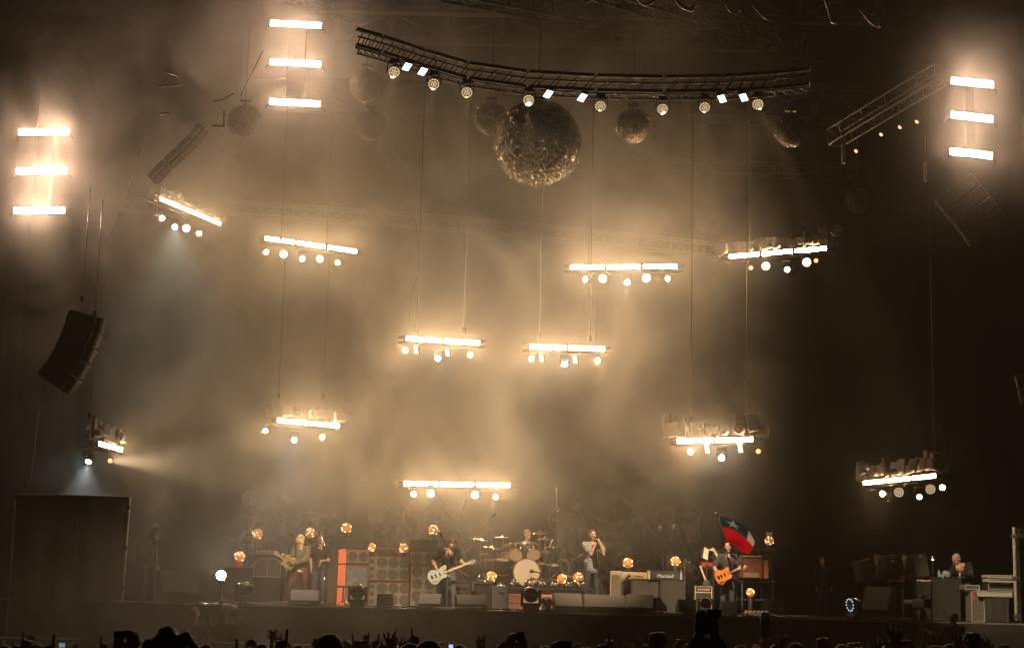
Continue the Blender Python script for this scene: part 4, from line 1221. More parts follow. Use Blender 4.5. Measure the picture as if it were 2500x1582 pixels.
mic_stand(1460, 1330, .95, 'microphone stand gripped by the singer', None)
mic_stand(1812, 1350, .9, 'microphone stand with bluish tube beside the orange guitar', (1793, 1337))

# --- right backline
t, w_, h_ = stack_box('combo_amplifier', 'cream-edged combo amplifier with brown grille by the singer', 'amplifier', 1494, 1393, 1521, 1486, 4.2, .45, creamm, -14, DECK)
MB().bbox((0, -.23, h_ * .62), (w_ * .8, .02, h_ * .56), .006).build('grille', MATS['brown_grille'], t)
t, w_, h_ = stack_box('speaker_cabinet', 'dark cabinet under the tweed amplifier head', 'speaker cabinet', 1541, 1414, 1609, 1488, 3.4, .5, blk, 0, DECK)
MB().bbox((0, -.255, h_ * .5), (w_ * .9, .016, h_ * .9), .005).build('grille', grillm, t)
t, w_, h_ = stack_box('speaker_cabinet', 'dark cabinet under the lettered black amplifier head', 'speaker cabinet', 1611, 1416, 1674, 1488, 3.2, .5, blk, 0, DECK)
MB().bbox((0, -.255, h_ * .5), (w_ * .9, .016, h_ * .9), .005).build('grille', blk, t)
ZT = zw(1570, 1414, 3.6)
amp_head('', 'cream tweed amplifier head under an amber globe', 1518, 1396, 1579, 1413, 3.6, creamm, tweed, .28, 8)
a = amp_head('', 'black amplifier head with white script lettering', 1584, 1393, 1659, 1415, 3.3, blk, blk, .3, 0)
hd_h = zw(1620, 1393, 3.3) - zw(1620, 1415, 3.3)
def text_mesh(s, size, m, parent, loc, rot, name='lettering', shear=.25):
    cu = bpy.data.curves.new(name, 'FONT'); cu.body = s; cu.size = size; cu.align_x = 'CENTER'; cu.align_y = 'CENTER'; cu.extrude = .004; cu.shear = shear
    o = bpy.data.objects.new('tmp_text', cu); C.objects.link(o)
    dg = bpy.context.evaluated_depsgraph_get()
    me = bpy.data.meshes.new_from_object(o.evaluated_get(dg)); bpy.data.objects.remove(o); bpy.data.curves.remove(cu)
    me.materials.append(m)
    return link(name, me, parent, loc, rot)
text_mesh('Marshall', .13, whitem, a, (.02, -.166, hd_h * .42), (R(90), 0, 0))
MB().bbox((-.4, -.02, hd_h * .5), (.06, .34, hd_h * 1.02), .01).build('end_cheek', creamm, a)
globe(1533, 1374, 13, 3.7, 'amber globe on the tweed amplifier head', zw(1533, 1396, 3.7))
globe(1649, 1370, 12.5, 3.6, 'amber globe on the lettered black amplifier head', zw(1649, 1393, 3.6))
p = P(1663, 1415, 3.15); t = thing('water_bottle', 'clear water bottle at the end of the black amplifier head', 'bottle', p)
MB().lathe([(.035, 0), (.036, .13), (.03, .17), (.014, .2), (.014, .23)], n=12).build('body', mat('clear_plastic', (.75, .8, .85), .08, trans=.6), t); MB().lathe([(.016, .23), (.016, .25)], n=10).build('cap', whitem, t)
t = thing('microphone_boom', 'bent microphone boom above the lettered amplifier head', 'microphone stand', (xw(1672, 1480, 3), 3, DECK))
o = Vector(t.location)
MB().tube([(0, 0, 0), P(1671, 1362, 3) - o], .016).build('post', darkalu, t); MB().tube([P(1671, 1362, 3) - o, P(1678, 1371, 3) - o, P(1688, 1371, 2.9) - o], .014).build('arm', chrome, t)
p = P(1520, 1420, 2.9); t = thing('amplifier_microphone', 'silver microphone tube aimed at the amplifiers', 'microphone', (p.x, p.y, DECK)); o = Vector(t.location)
MB().cyl(P(1517, 1424, 2.9) - o, P(1537, 1402, 2.9) - o, .045, n=10).build('tube', chrome, t); MB().cyl(P(1519, 1424, 2.9) - o, (0, 0, 0), .015, n=6).build('post', darkalu, t)
t, w_, h_ = stack_box('combo_amplifier', 'small black combo with pale piping near the music stands', 'amplifier', 1696, 1430, 1739, 1488, 2.6, .4, blk, 0, DECK)
MB().tube([(-w_ * .47, -.205, .02), (-w_ * .47, -.205, h_ * .98), (w_ * .47, -.205, h_ * .98), (w_ * .47, -.205, .02)], .013, 5).build('piping', creamm, t)
MB().cyl((-w_ * .47, -.205, h_ * .78), (w_ * .47, -.205, h_ * .78), .012, n=5).build('cross_piping', creamm, t)
for i in range(6): MB().bbox((-w_ * .3 + w_ * .12 * i, -.206, h_ * .88), (.035, .012, .05), .003).build('vent', tweed, t)

# music stands with papers, red keyboard, organ
for px, py, lab, m_ in [(1725, 1352, 'music stand with a draped cream cloth', mat('cream_cloth', (.72, .62, .4), .85)), (1742, 1350, 'second music stand with pale folded pages', MATS['cream_cloth'])]:
    p = P(px, py, 3.2); t = thing('music_stand', lab, 'music stand', (p.x, 3.2, DECK)); hz_ = p.z - DECK
    MB().cyl((0, 0, .02), (0, 0, hz_), .014, n=8).build('post', darkalu, t)
    for i in range(3):
        a_ = 2 * PI * i / 3; MB().tube([(0, 0, .3), (.24 * math.cos(a_), .24 * math.sin(a_), .01)], .01).build('leg', darkalu, t)
    MB().prism([(-.1, -.1), (.02, -.16), (.06, .12), (-.06, .18)] if px < 1730 else [(-.14, .08), (0, .15), (.14, -.1), (.08, -.14), (0, .05)], (0, -.03, hz_), (1, 0, 0), (0, .2, 1), .02).build('cloth', m_, t)
    MB().bbox((0, .02, hz_), (.3, .02, .2), .005).build('desk', black, t)
t, w_, h_ = stack_box('stage_keyboard', 'red keyboard on a stand behind the orange guitarist', 'keyboard', 1713, 1372, 1745, 1396, 3.8, .3, mat('keyboard_red', (.5, .04, .03), .4), 0)
MB().bbox((0, -.16, h_ * .5), (w_ * .9, .02, h_ * .25), .004).build('keys', whitem, t)
for sx in (-1, 1): MB().cyl((sx * w_ * .4, 0, 0), (-sx * w_ * .4, 0, -(t.location.z - DECK)), .015, n=6).build('stand_leg', darkalu, t)
t = thing('organ', 'brown wooden organ in a dark frame right of the orange guitarist', 'organ', (xw(1838, 1480, 3.6), 3.8, DECK))
def ob(x0, y0, x1, y1, dy, dep, name, m_):
    cx, z0, w_, h = rect(x0, y0, x1, y1, 3.6); c = Vector((cx, 3.6 + dy, z0 + h / 2)) - Vector(t.location)
    MB().bbox(c, (w_, dep, h), .01).build(name, m_, t)
ob(1804, 1360, 1858, 1412, 0, .5, 'body', woodm); ob(1806, 1357, 1857, 1360, -.05, .5, 'lid', creamm)
ob(1861, 1368, 1872, 1412, -.1, .4, 'end_panel', mat('orange_wood', (.5, .2, .09), .5, noise=.2)); ob(1858, 1350, 1888, 1392, .3, .3, 'rear_panel', MATS['brown_grille'])
for a_ in ((1797, 1338, 1892, 1343), (1797, 1417, 1892, 1421), (1797, 1462, 1892, 1466)): ob(*a_, .1, .4, 'shelf', darkalu)
for x in (1798, 1858, 1886): ob(x, 1343, x + 4, 1486, .1, .06, 'post', black)
ob(1812, 1398, 1850, 1410, -.26, .04, 'keys', mat('aged_keys', (.35, .25, .18), .4))
globe(1878, 1320, 11.5, 3.7, 'amber jar globe with a small figure, on the organ shelf', zw(1878, 1339, 3.7))
gj = [o for o in C.objects if o.name.startswith('amber_globe')][-1]
fg = MB(); fg.ball((0, 0, .16), (.075, .07, .06), 12, 8)
for sx in (-1, 1): fg.ball((sx * .06, 0, .215), .026, 8, 6)
fg.build('figure', mat('pale_pink_plaster', (.7, .5, .42), .6), gj)
globe(1832, 1446, 11, 3.3, 'dim amber globe under the organ', DECK)
t = thing('pedal_board', 'blue pedal board with yellow pedals at the stage edge', 'pedal board', (xw(1848, 1497, .45), .45, DECK), (R(9), 0, 0))
MB().bbox((0, 0, .05), (.62, .4, .04), .01).build('board', mat('board_blue', (.2, .3, .5), .4), t)
for i in range(6):
    MB().bbox((-.25 + i * .1, .05, .1), (.075, .12, .06), .01).build('pedal', mat('pedal_yellow', (.8, .5, .12), .4) if i < 3 else whitem, t)
t = thing('guitar_on_stand', 'dark guitar leaning on a stand left of the orange guitarist', 'guitar', P(1716, 1440, 2.8)); o = Vector(t.location)
MB().cyl(P(1709, 1380, 2.8) - o, P(1722, 1415, 2.8) - o, .025, n=8).build('neck', creamm, t); MB().ball(P(1726, 1432, 2.8) - o, (.13, .04, .18), 14, 8).build('body', blk, t)
MB().cyl(P(1724, 1440, 2.85) - o, (0.05, 0, -(o.z - DECK)), .015, n=6).build('stand', darkalu, t)

# --- far right side-stage desk
t, w_, h_ = stack_box('side_desk', 'black-draped mixing desk at stage right', 'desk', 2275, 1412, 2346, 1505, 2.0, .9, blk, 0, DECK)
MB().bbox((0, -.3, h_ + .03), (w_ * .95, .3, .03), .006).build('desk_top', grillm, t)
t, w_, h_ = stack_box('speaker_cabinet', 'black cabinet with a white top edge before the side desk', 'speaker cabinet', 2172, 1414, 2207, 1505, 1.9, .5, blk, 0, DECK)
MB().bbox((0, -.255, h_ - .03), (w_, .02, .05), .004).build('edge', creamm, t); MB().bbox((w_ * .42, -.26, h_ * .4), (.04, .02, h_ * .76), .004).build('edge_strip', casem, t)
t, w_, h_ = stack_box('speaker_cabinet', 'second black cabinet left of the side desk', 'speaker cabinet', 2240, 1414, 2274, 1505, 1.9, .5, blk, 0, DECK)
MB().bbox((0, -.255, h_ - .03), (w_, .02, .04), .004).build('edge', creamm, t)
def tilted_speaker(x0, y0, x1, y1, Y, tilt, label, stickers):
    cx, z0, w_, h = rect(x0, y0, x1, y1, Y)
    t = thing('monitor_speaker', label, 'loudspeaker', (cx, Y, z0), (R(-6), R(tilt), R(14)), 'speakers round the side desk')
    MB().bbox((0, 0, h / 2), (w_, .4, h), .015).build('shell', grillm if stickers else blk, t)
    MB().bbox((0, -.206, h / 2), (w_ * .92, .014, h * .92), .004).build('grille', greym, t)
    for (a_, b_, m_) in stickers: MB().bbox((a_ * w_, -.216, b_ * h), (.09, .008, .05), .002).build('sticker', m_, t)
    MB().cyl((0, .1, .02), (0, .1, -(z0 - DECK) + .02), .03, n=8).build('stand', black, t)
rs = mat('red_sticker', (.5, .05, .04), .5)
tilted_speaker(2096, 1367, 2128, 1420, 2.4, -10, 'dark leaning speaker left of the stickered ones', [])
tilted_speaker(2158, 1356, 2194, 1414, 2.4, -8, 'leaning speaker with a red and a white sticker', [(0, .88, rs), (.05, .74, whitem)])
tilted_speaker(2228, 1352, 2263, 1411, 2.4, -6, 'leaning speaker with one white sticker by the desk', [(0, .88, whitem)])
p = P(2278, 1413, 2.2); t = thing('desk_lamp', 'small yellow-lit lamp on the side desk', 'lamp', p)
hl = zw(2278, 1362, 2.2) - p.z
MB().lathe([(.07, 0), (.07, .02), (.012, .03), (.012, hl)], n=12).build('stand', black, t); MB().lathe([(.05, hl - .03), (.02, hl + .05)], n=12).build('shade', brass, t); MB().ball((0, -.01, hl - .03), .022, 8, 6).build('bulb', glow('yellow_bulb', (1, .75, .25), 30), t)
p = P(2293, 1412, 2.1); t = thing('water_bottle', 'blue-capped bottle on the side desk', 'bottle', p); MB().lathe([(.035, 0), (.036, .15), (.014, .2), (.014, .23)], n=12).build('body', MATS['clear_plastic'], t)
p = P(2301, 1412, 2.05); t = thing('plastic_tub', 'bright green tub on the side desk', 'tub', p); MB().lathe([(.05, 0), (.06, .1), (.062, .11)], n=14).build('body', mat('green_plastic', (.1, .6, .3), .4), t)
p = P(2310, 1412, 2.15); t = thing('plastic_bag', 'crumpled clear bag behind the green tub', 'bag', p)
bm = bmesh.new(); bmesh.ops.create_icosphere(bm, subdivisions=3, radius=.1)
rnd = random.Random(2)
for v in bm.verts: v.co = Vector((v.co.x, v.co.y, v.co.z + .09)) * (1 + rnd.uniform(-.12, .15))
me = bpy.data.meshes.new('body'); bm.to_mesh(me); bm.free(); me.materials.append(MATS['clear_plastic']); link('body', me, t)
p = P(2153, 1410, 2.3); t = thing('laptop', 'open pale laptop between the leaning speakers', 'laptop', p); MB().bbox((0, 0, .1), (.28, .015, .2), .005).build('lid', casem, t); MB().bbox((0, .12, 0), (.28, .22, .02), .005).build('keyboard_half', casem, t)
MB().bbox((0, .1, -.3), (.5, .4, .56), .01).build('stand_box', black, t)
# keyboard cases and crate
def trimmed(x0, y0, x1, y1, Y, label, m_=None, base=None, dep=.5):
    t, w_, h = stack_box('road_case', label, 'road case', x0, y0, x1, y1, Y, dep, m_ or greym, 0, base, group='cases stacked at the right edge')
    y = -dep / 2 - .006; e = .028
    for (cx, cz, a_, b_) in ((0, e / 2, w_, e), (0, h - e / 2, w_, e), (-w_ / 2 + e / 2, h / 2, e, h - e * 2), (w_ / 2 - e / 2, h / 2, e, h - e * 2)):
        MB().bbox((cx, y, cz), (a_, .02, b_), .004).build('edge_trim', casem, t)
    return t, w_, h
t, w_, h = trimmed(2371, 1443, 2404, 1508, 1.2, 'upright case with white edges and a red sticker', None, DECK)
MB().bbox((-w_ * .28, -.265, h * .82), (.06, .012, .2), .002).build('sticker', rs, t)
trimmed(2356, 1427, 2392, 1440, 1.3, 'small flat case on the upright white-edged case')
trimmed(2388, 1441, 2472, 1457, 1.1, 'long pale case above the mesh crate', mat('case_face', (.35, .36, .33), .5))
trimmed(2410, 1403, 2480, 1411, 1.6, 'uppermost slim keyboard case at the right edge', MATS['case_face']); trimmed(2412, 1413, 2480, 1422, 1.6, 'lower slim keyboard case at the right edge', MATS['case_face'])
trimmed(2412, 1423, 2478, 1440, 1.7, 'dark gap case under the slim keyboard cases', blk)
t, w_, h_ = stack_box('mesh_crate', 'dark mesh crate standing at the right edge', 'crate', 2407, 1459, 2464, 1508, 1.1, .5, blk, 0, DECK)
rnd = random.Random(6)
for i in range(14):
    x = -w_ / 2 + w_ * (i + .5) / 14; MB().cyl((x, -.262, .02), (x + rnd.uniform(-.12, .12), -.262, h_ - .02), .006, n=4).build('cord', greym, t)

# --- heap of cables and tapes on the stage edge
rnd = random.Random(12); heapm = [cablem, mat('pale_tape', (.5, .45, .38), .6)]
spots = [(620, 1470), (700, 1475), (905, 1478), (1000, 1480), (1110, 1484), (1215, 1487), (1245, 1488), (1400, 1492), (1600, 1494), (1640, 1495), (1705, 1497), (1770, 1499), (1905, 1503), (2020, 1506), (2160, 1508), (2220, 1508)]
cw = ['by the black flight case', 'at the blond guitarist feet', 'right of the orange sides', 'left of the pale bassist wedge', 'at the bassist microphone stand', 'before the blue-grey cabinet', 'left of the bass drum moving light', 'between the left and middle singer wedges', 'right of the singer wedges', 'before the black back-turned wedge', 'left of the moving light by the flag', 'at the orange guitarist wedge', 'right of the pedal board', 'on the bare stretch at right', 'before the large pale wedge', 'before the side desk']
for i, (px, py) in enumerate(spots):
    p = P(px, py, .15); p.z = DECK + .02
    pts = [Vector((-.5, rnd.uniform(0, .15), 0))]
    for k in range(9): pts.append(Vector((-.5 + (k + 1) * rnd.uniform(.1, .15), rnd.uniform(-.08, .2), abs(rnd.gauss(0, .025)))))
    tag(MB().tube(pts, .014 if i % 3 else .02, 5).build('floor_cable', heapm[i % 4 == 0], None, p), 'loose cable on the stage edge ' + cw[i], 'cable', 'loose cables along the stage edge')
# ================================================================ walls of found objects behind the band
panel_m = mat('wall_backing', (.05, .045, .042), .8, noise=.3)
wallm = [mat('pale_scrap', (.4, .35, .33), .55, .2, noise=.25), mat('mauve_scrap', (.36, .27, .285), .55, .2, noise=.25), mat('dark_scrap', (.13, .115, .11), .5, .3, noise=.3), mat('bright_metal', (.62, .56, .52), .25, .8)]
def scrap_wall(x0, y0, x1, y1, Y, label, n, seed):
    cx, z0, w_, h = rect(x0, y0, x1, y1, Y)
    z0 = DECK; h = zw((x0 + x1) / 2, y0, Y) - DECK
    t = thing('scrap_wall', label, 'scrap sculpture', (cx, Y, z0), group='walls of found objects behind the band')
    MB().box((0, .35, h * .44), (w_, .08, h * .88)).build('backing', panel_m, t)
    for sx in (-1, 1): MB().bbox((sx * w_ / 2, .3, h * .46), (.08, .12, h * .92), .01).build('post', darkalu, t)
    rnd = random.Random(seed)
    for i in range(int(n * 1.9)):
        x = rnd.uniform(-.47, .47) * w_; z = (1 - rnd.random() ** 1.4 * .8) * h * .98 - .1; y = rnd.uniform(-.15, .25)
        k = rnd.random(); m_ = rnd.choices(wallm, (4, 3, 5, 2))[0]; s_ = rnd.uniform(.12, .42); c = Vector((x, y, z))
        ax = Vector((rnd.gauss(0, .5), -1, rnd.gauss(0, .5))).normalized(); u, v, _ = MB().frame(ax)
        if k < .07:
            MB().lathe([(s_, .02), (s_ * .96, -.02), (s_ * .3, -.05), (s_ * .25, -.1)], c, -ax, 20).build('dish', m_, t)
        elif k < .2:
            MB().torus(c, s_, rnd.uniform(.02, .05), ax, 24, 6, 0, rnd.choice((2 * PI, 2.2, 3.6))).build('hoop', m_, t)
        elif k < .46:
            d = Vector((rnd.gauss(0, 1), rnd.gauss(0, .3), rnd.gauss(0, 1))).normalized()
            MB().cyl(c - d * s_ * 1.6, c + d * s_ * 1.6, rnd.uniform(.025, .07), n=8).build('pipe', m_, t)
        elif k < .78:
            a = rnd.uniform(0, PI)
            q = [(-s_ * .3, -s_), (s_ * .35, -s_ * .9), (s_ * .25, s_), (-s_ * .2, s_ * .8)]
            MB().prism(q, c, u * math.cos(a) + v * math.sin(a), v * math.cos(a) - u * math.sin(a), .05).build('plank', m_, t)
        elif k < .82:
            b = MB(); b.torus(c, s_, .03, ax, 22, 6); b.cyl(c - ax * .06, c + ax * .06, s_ * .2, n=10)
            for j in range(7):
                a = 2 * PI * j / 7; b.cyl(c, c + (u * math.cos(a) + v * math.sin(a)) * s_, .018, n=5)
            b.build('spoked_wheel', m_, t)
        elif k < .92:
            MB().ball(c, s_ * .25, 12, 8).build('metal_ball', wallm[3], t)
        else:
            MB().lathe([(s_ * .5, -s_ * .6), (s_ * .35, 0), (s_ * .15, s_ * .5), (s_ * .1, s_ * .8)], c, (rnd.gauss(0, 1), -.4, rnd.gauss(0, 1)), 14).build('funnel', m_, t)
    return t
scrap_wall(590, 1195, 700, 1400, 9.5, 'junk-metal wall behind the blond guitarist, left panel', 34, 21)
scrap_wall(705, 1235, 822, 1400, 9.8, 'junk-metal wall behind the left microphone stand', 32, 22)
scrap_wall(915, 1240, 1020, 1400, 9.6, 'junk-metal wall above the red speaker wall', 32, 23)
scrap_wall(1025, 1225, 1135, 1400, 9.9, 'junk-metal wall between bassist and drum kit', 34, 24)
scrap_wall(1358, 1232, 1440, 1440, 9.4, 'junk-metal wall left behind the singer', 36, 25)
scrap_wall(1443, 1250, 1518, 1440, 9.4, 'junk-metal wall right behind the singer', 34, 26)
scrap_wall(1546, 1228, 1700, 1440, 9.2, 'widest junk-metal wall, right of the singer', 62, 27)
t = thing('wheel_sculpture', 'pale spoked fan wheel above the left junk wall', 'wheel', P(608, 1216, 9))
b = MB(); r = 15 * mpp(9); b.torus((0, 0, 0), r, .03, (.2, -1, .2), 24, 6)
for i in range(9):
    a = 2 * PI * i / 9; b.tube([(0, 0, 0), (math.cos(a) * r, 0, math.sin(a) * r)], .025, 5)
b.build('rim_and_spokes', mat('lilac_metal', (.66, .58, .62), .3, .5), t)
MB().cyl((0, 0, 0), (0, .2, -(t.location.z - DECK)), .03, n=8).build('post', darkalu, t)
t = thing('fan_arch', 'hazy pinkish half-round fan on the right junk wall', 'fan', P(1625, 1262, 8.7))
r = 26 * mpp(8.7)
for i in range(13):
    a = PI * i / 12; a2 = a + .2
    MB().prism([(math.cos(a) * r * .8, math.sin(a) * r * .8), (math.cos(a) * r * 1.05, math.sin(a) * r * 1.05), (math.cos(a2) * r * 1.05, math.sin(a2) * r * 1.05), (math.cos(a2) * r * .8, math.sin(a2) * r * .8)], (0, 0, 0), (1, 0, 0), (0, 0, 1), .05).build('blade', wallm[1], t)
MB().torus((0, 0, 0), r * .78, .03, (0, -1, 0), 18, 6, PI, 2 * PI).build('rib', wallm[0], t)
MB().cyl((0, .06, 0), (0, .1, -(t.location.z - DECK)), .04, n=8).build('post', darkalu, t)
# ================================================================ people
skinm = mat('skin', (.62, .37, .26), .5, noise=.08, nscale=20)
from mathutils import noise as mnoise
workshop = bpy.data.scenes.new('workshop')      # empty scene in which meshes are fused, removed at the end
def fuse(mb, name, voxel, smooth=4, ratio=1.0, fold=0.0):
    """union of the collected solids as one continuous surface"""
    me = mb.mesh('tmp'); o = bpy.data.objects.new('tmp_fuse', me); workshop.collection.objects.link(o)
    r_ = o.modifiers.new('r', 'REMESH'); r_.mode = 'VOXEL'; r_.voxel_size = voxel
    s_ = o.modifiers.new('s', 'SMOOTH'); s_.iterations = smooth; s_.factor = .5
    if ratio < 1:
        d_ = o.modifiers.new('d', 'DECIMATE'); d_.ratio = ratio
    vl = workshop.view_layers[0]; vl.update(); dg = vl.depsgraph
    out = bpy.data.meshes.new_from_object(o.evaluated_get(dg)); out.name = name
    bpy.data.objects.remove(o); bpy.data.meshes.remove(me)
    if fold:
        vn = [(v.co.copy(), v.normal.copy()) for v in out.vertices]; flat = []
        for c_, n_ in vn:
            q_ = c_ * 9; q_.z *= .7
            flat += list(c_ + n_ * (fold * (mnoise.noise(q_) + .5 * mnoise.noise(q_ * 2.3))))
        out.vertices.foreach_set('co', flat); out.update()
    out.polygons.foreach_set('use_smooth', [True] * len(out.polygons))
    return out
def limb(b, pts, rs, n=10):
    b.tube(pts, list(rs), n)
    for p, r in zip(pts, rs): b.ball(p, r * .99, 10, 7)
def V(*a): return Vector(a)
def hand(b, wrist, d, palm_n, curl, thumb=1, s=1.0, spread=.12, fr=.0095):
    """palm and five fingers; d along the hand, palm_n out of the palm; curl: per finger 0 straight .. 1 closed"""
    d = Vector(d).normalized(); n = Vector(palm_n); n = (n - d * n.dot(d)).normalized(); sd = d.cross(n) * thumb
    c = wrist + d * .05 * s
    rot = Matrix((sd, n, d)).transposed()
    b.ball(c, (.042 * s, .02 * s, .052 * s), 10, 8, rot)
    for i, (off, ln) in enumerate(((.03, .075), (.01, .085), (-.01, .078), (-.029, .06))):
        cu = curl[i]
        p0 = wrist + d * .085 * s + sd * off * s; dd = (d + sd * (off * spread / .03)).normalized()
        a1 = cu * 1.25; d1 = dd * math.cos(a1) + n * math.sin(a1); p1 = p0 + d1 * ln * .45 * s
        a2 = cu * 2.9; d2 = dd * math.cos(a2) + n * math.sin(a2); p2 = p1 + d2 * ln * .32 * s
        a3 = cu * 3.9; d3 = dd * math.cos(a3) + n * math.sin(a3); p3 = p2 + d3 * ln * .26 * s
        b.tube([p0 - dd * .02 * s, p0, p1, p2, p3], [fr * s, fr * 1.02 * s, fr * .95 * s, fr * .9 * s, fr * .75 * s], 6)
        b.ball(p3, fr * .75 * s, 6, 4)
    tc = curl[4]; p0 = wrist + d * .025 * s + sd * .03 * s
    d1 = (sd * (1 - tc * .6) + d * .75 + n * (.25 + tc * .7)).normalized(); p1 = p0 + d1 * .045 * s; d2 = (d * .9 + sd * (.25 - tc * .9) + n * tc * .8).normalized(); p2 = p1 + d2 * .04 * s
    b.tube([p0 - d1 * .01 * s, p0, p1, p2], [fr * 1.3 * s, fr * 1.3 * s, fr * 1.1 * s, fr * .85 * s], 6)
POINT = (.0, .95, 1, 1, .9); OPEN = (.05, .02, .05, .08, .0); HORNS = (0, 1, 1, 0, .9); FIST = (1, 1, 1, 1, 1); GRIP = (.72, .75, .78, .8, .8); RELAX = (.25, .3, .34, .4, .2)

def head_solids(b, c, fwd, tilt=0.0, s=1.0):
    """head with jaw, nose, ears, brow; c is the centre"""
    f = Vector(fwd).normalized(); up = Vector((0, 0, 1)); up = (up - f * up.dot(f)).normalized(); sd = f.cross(up)
    if tilt: up, sd = up * math.cos(tilt) + sd * math.sin(tilt), sd * math.cos(tilt) - up * math.sin(tilt)
    rot = Matrix((sd, f, up)).transposed()
    def q(x, y, z): return c + rot @ Vector((x * s, y * s, z * s))
    b.ball(q(0, -.012, .025), (.076 * s, .096 * s, .09 * s), 14, 10, rot)
    b.ball(q(0, .022, -.05), (.058 * s, .066 * s, .066 * s), 12, 8, rot)
    b.ball(q(0, .06, -.092), .026 * s, 8, 6)
    b.tube([q(0, .085, .02), q(0, .112, -.028), q(0, .09, -.036)], [.012 * s, .017 * s, .013 * s], 6)
    for sx in (-1, 1):
        b.ball(q(sx * .079, -.005, -.008), (.012 * s, .022 * s, .032 * s), 8, 6, rot)
        b.ball(q(sx * .04, .066, -.022), .022 * s, 8, 6)
    b.tube([q(-.05, .078, .03), q(0, .09, .034), q(.05, .078, .03)], [.014 * s] * 3, 6)
    return q, rot
eyem = mat('eye_dark', (.05, .035, .03), .3); lipm = mat('lips', (.4, .16, .13), .5)
def person(label, loc, yaw, pose, outfit, s=1.0, group=None, name='person'):
    """pose: joints in metres, x to the right of the picture at yaw 0, -y towards the audience"""
    t = thing(name, label, 'person', loc, (0, 0, R(yaw)), group); t.scale = (s, s, s)
    J = pose
    b = MB()
    q, hrot = head_solids(b, J['head'], J['face'], J.get('tilt', 0))
    limb(b, [J['neck'] - V(0, 0, .05), J['neck'] + (J['head'] - J['neck']) * .5], (.06, .054))
    limb(b, [J['pelvis'], (J['pelvis'] + J['chest']) * .5, J['chest']], (.13, .12, .14))
    limb(b, [J['shoulder'][0], J['neck'] - V(0, 0, .06), J['shoulder'][1]], (.06, .085, .06))
    limb(b, [J['chest'] + V(0, 0, .02), J['neck'] - V(0, 0, .1)], (.14, .11))
    for i in (0, 1):
        limb(b, [J['shoulder'][i], (J['shoulder'][i] + J['elbow'][i]) * .5, J['elbow'][i]], (.056, .05, .042))
        limb(b, [J['elbow'][i], J['elbow'][i] * .6 + J['wrist'][i] * .4, J['wrist'][i]], (.042, .04, .027))
        hd = J['hand'][i]; hand(b, J['wrist'][i], hd[0], hd[1], hd[2], hd[3] if len(hd) > 3 else (1 if i else -1), 1.05)
        limb(b, [J['hip'][i], (J['hip'][i] + J['knee'][i]) * .5, J['knee'][i]], (.09, .08, .058))
        limb(b, [J['knee'][i], J['knee'][i] * .65 + J['ankle'][i] * .35, J['ankle'][i]], (.056, .056, .038))
        b.ball(J['ankle'][i] + V(0, 0, -.02), .05, 8, 6)
    me = fuse(b, 'body', .0125, 2); me.materials.append(outfit.get('skin', skinm)); link('body', me, t)
    # face details
    for sx in (-1, 1): MB().ball(q(sx * .033, .083, .006), .0115, 8, 6).build('eye', eyem, t)
    if outfit.get('mouth'): MB().ball(q(0, .088, -.06), (.022, .012, .016), 8, 6).build('mouth', lipm, t)
    # shirt
    b = MB(); e = outfit.get('loose', .016)
    limb(b, [J['pelvis'] + V(0, 0, outfit.get('hem', -.02)), (J['pelvis'] + J['chest']) * .5, J['chest']], (.135 + e, .125 + e, .145 + e))
    b.ball(J['chest'] + V(0, 0, .02), (.185 + e * .5, .125 + e, .17), 14, 10)
    b.ball(J['pelvis'] + V(0, 0, .07), (.165 + e, .12 + e, .12), 14, 10)
    limb(b, [J['shoulder'][0], J['neck'] - V(0, 0, .075), J['shoulder'][1]], (.066 + e * .5, .09, .066 + e * .5))
    sl = outfit.get('sleeve', .62)
    for i in (0, 1):
        S_, E_, W_ = J['shoulder'][i], J['elbow'][i], J['wrist'][i]
        if sl <= 1: limb(b, [S_, S_ + (E_ - S_) * sl], (.068 + e * .4, .062 + e))
        else: limb(b, [S_, E_, E_ + (W_ - E_) * (sl - 1)], (.068 + e * .5, .056 + e, .04 + e))
    me = fuse(b, 'shirt', .016, 3, 1.0, .016); me.materials.append(outfit['shirt']); link('shirt', me, t)
    b = MB()
    b.ball(J['pelvis'], (.17, .128, .13), 14, 10)
    for i in (0, 1):
        limb(b, [J['hip'][i] + V(0, 0, .02), (J['hip'][i] + J['knee'][i]) * .5, J['knee'][i]], (.105, .093, .072))
        limb(b, [J['knee'][i], J['knee'][i] * .5 + J['ankle'][i] * .5, J['ankle'][i]], (.072, .066, .058))
    me = fuse(b, 'trousers', .016, 3, 1.0, .014); me.materials.append(outfit['trousers']); link('trousers', me, t)
    for i in (0, 1):
        a = J['ankle'][i]; f = J.get('toe', [V(0, -1, 0)] * 2)[i]; sh = MB()
        sh.ball(a + V(0, 0, -.045), (.05, .05, .045), 10, 8); sh.tube([a + V(0, 0, -.055) - f * .05, a + V(0, 0, -.06) + f * .08, a + V(0, 0, -.068) + f * .17], [.042, .042, .028], 10)
        sm2 = fuse(sh, 'shoe', .012, 3); sm2.materials.append(outfit.get('shoes', blk)); link('shoe', sm2, t)
    # hair
    hs = outfit.get('hair_style', 'short')
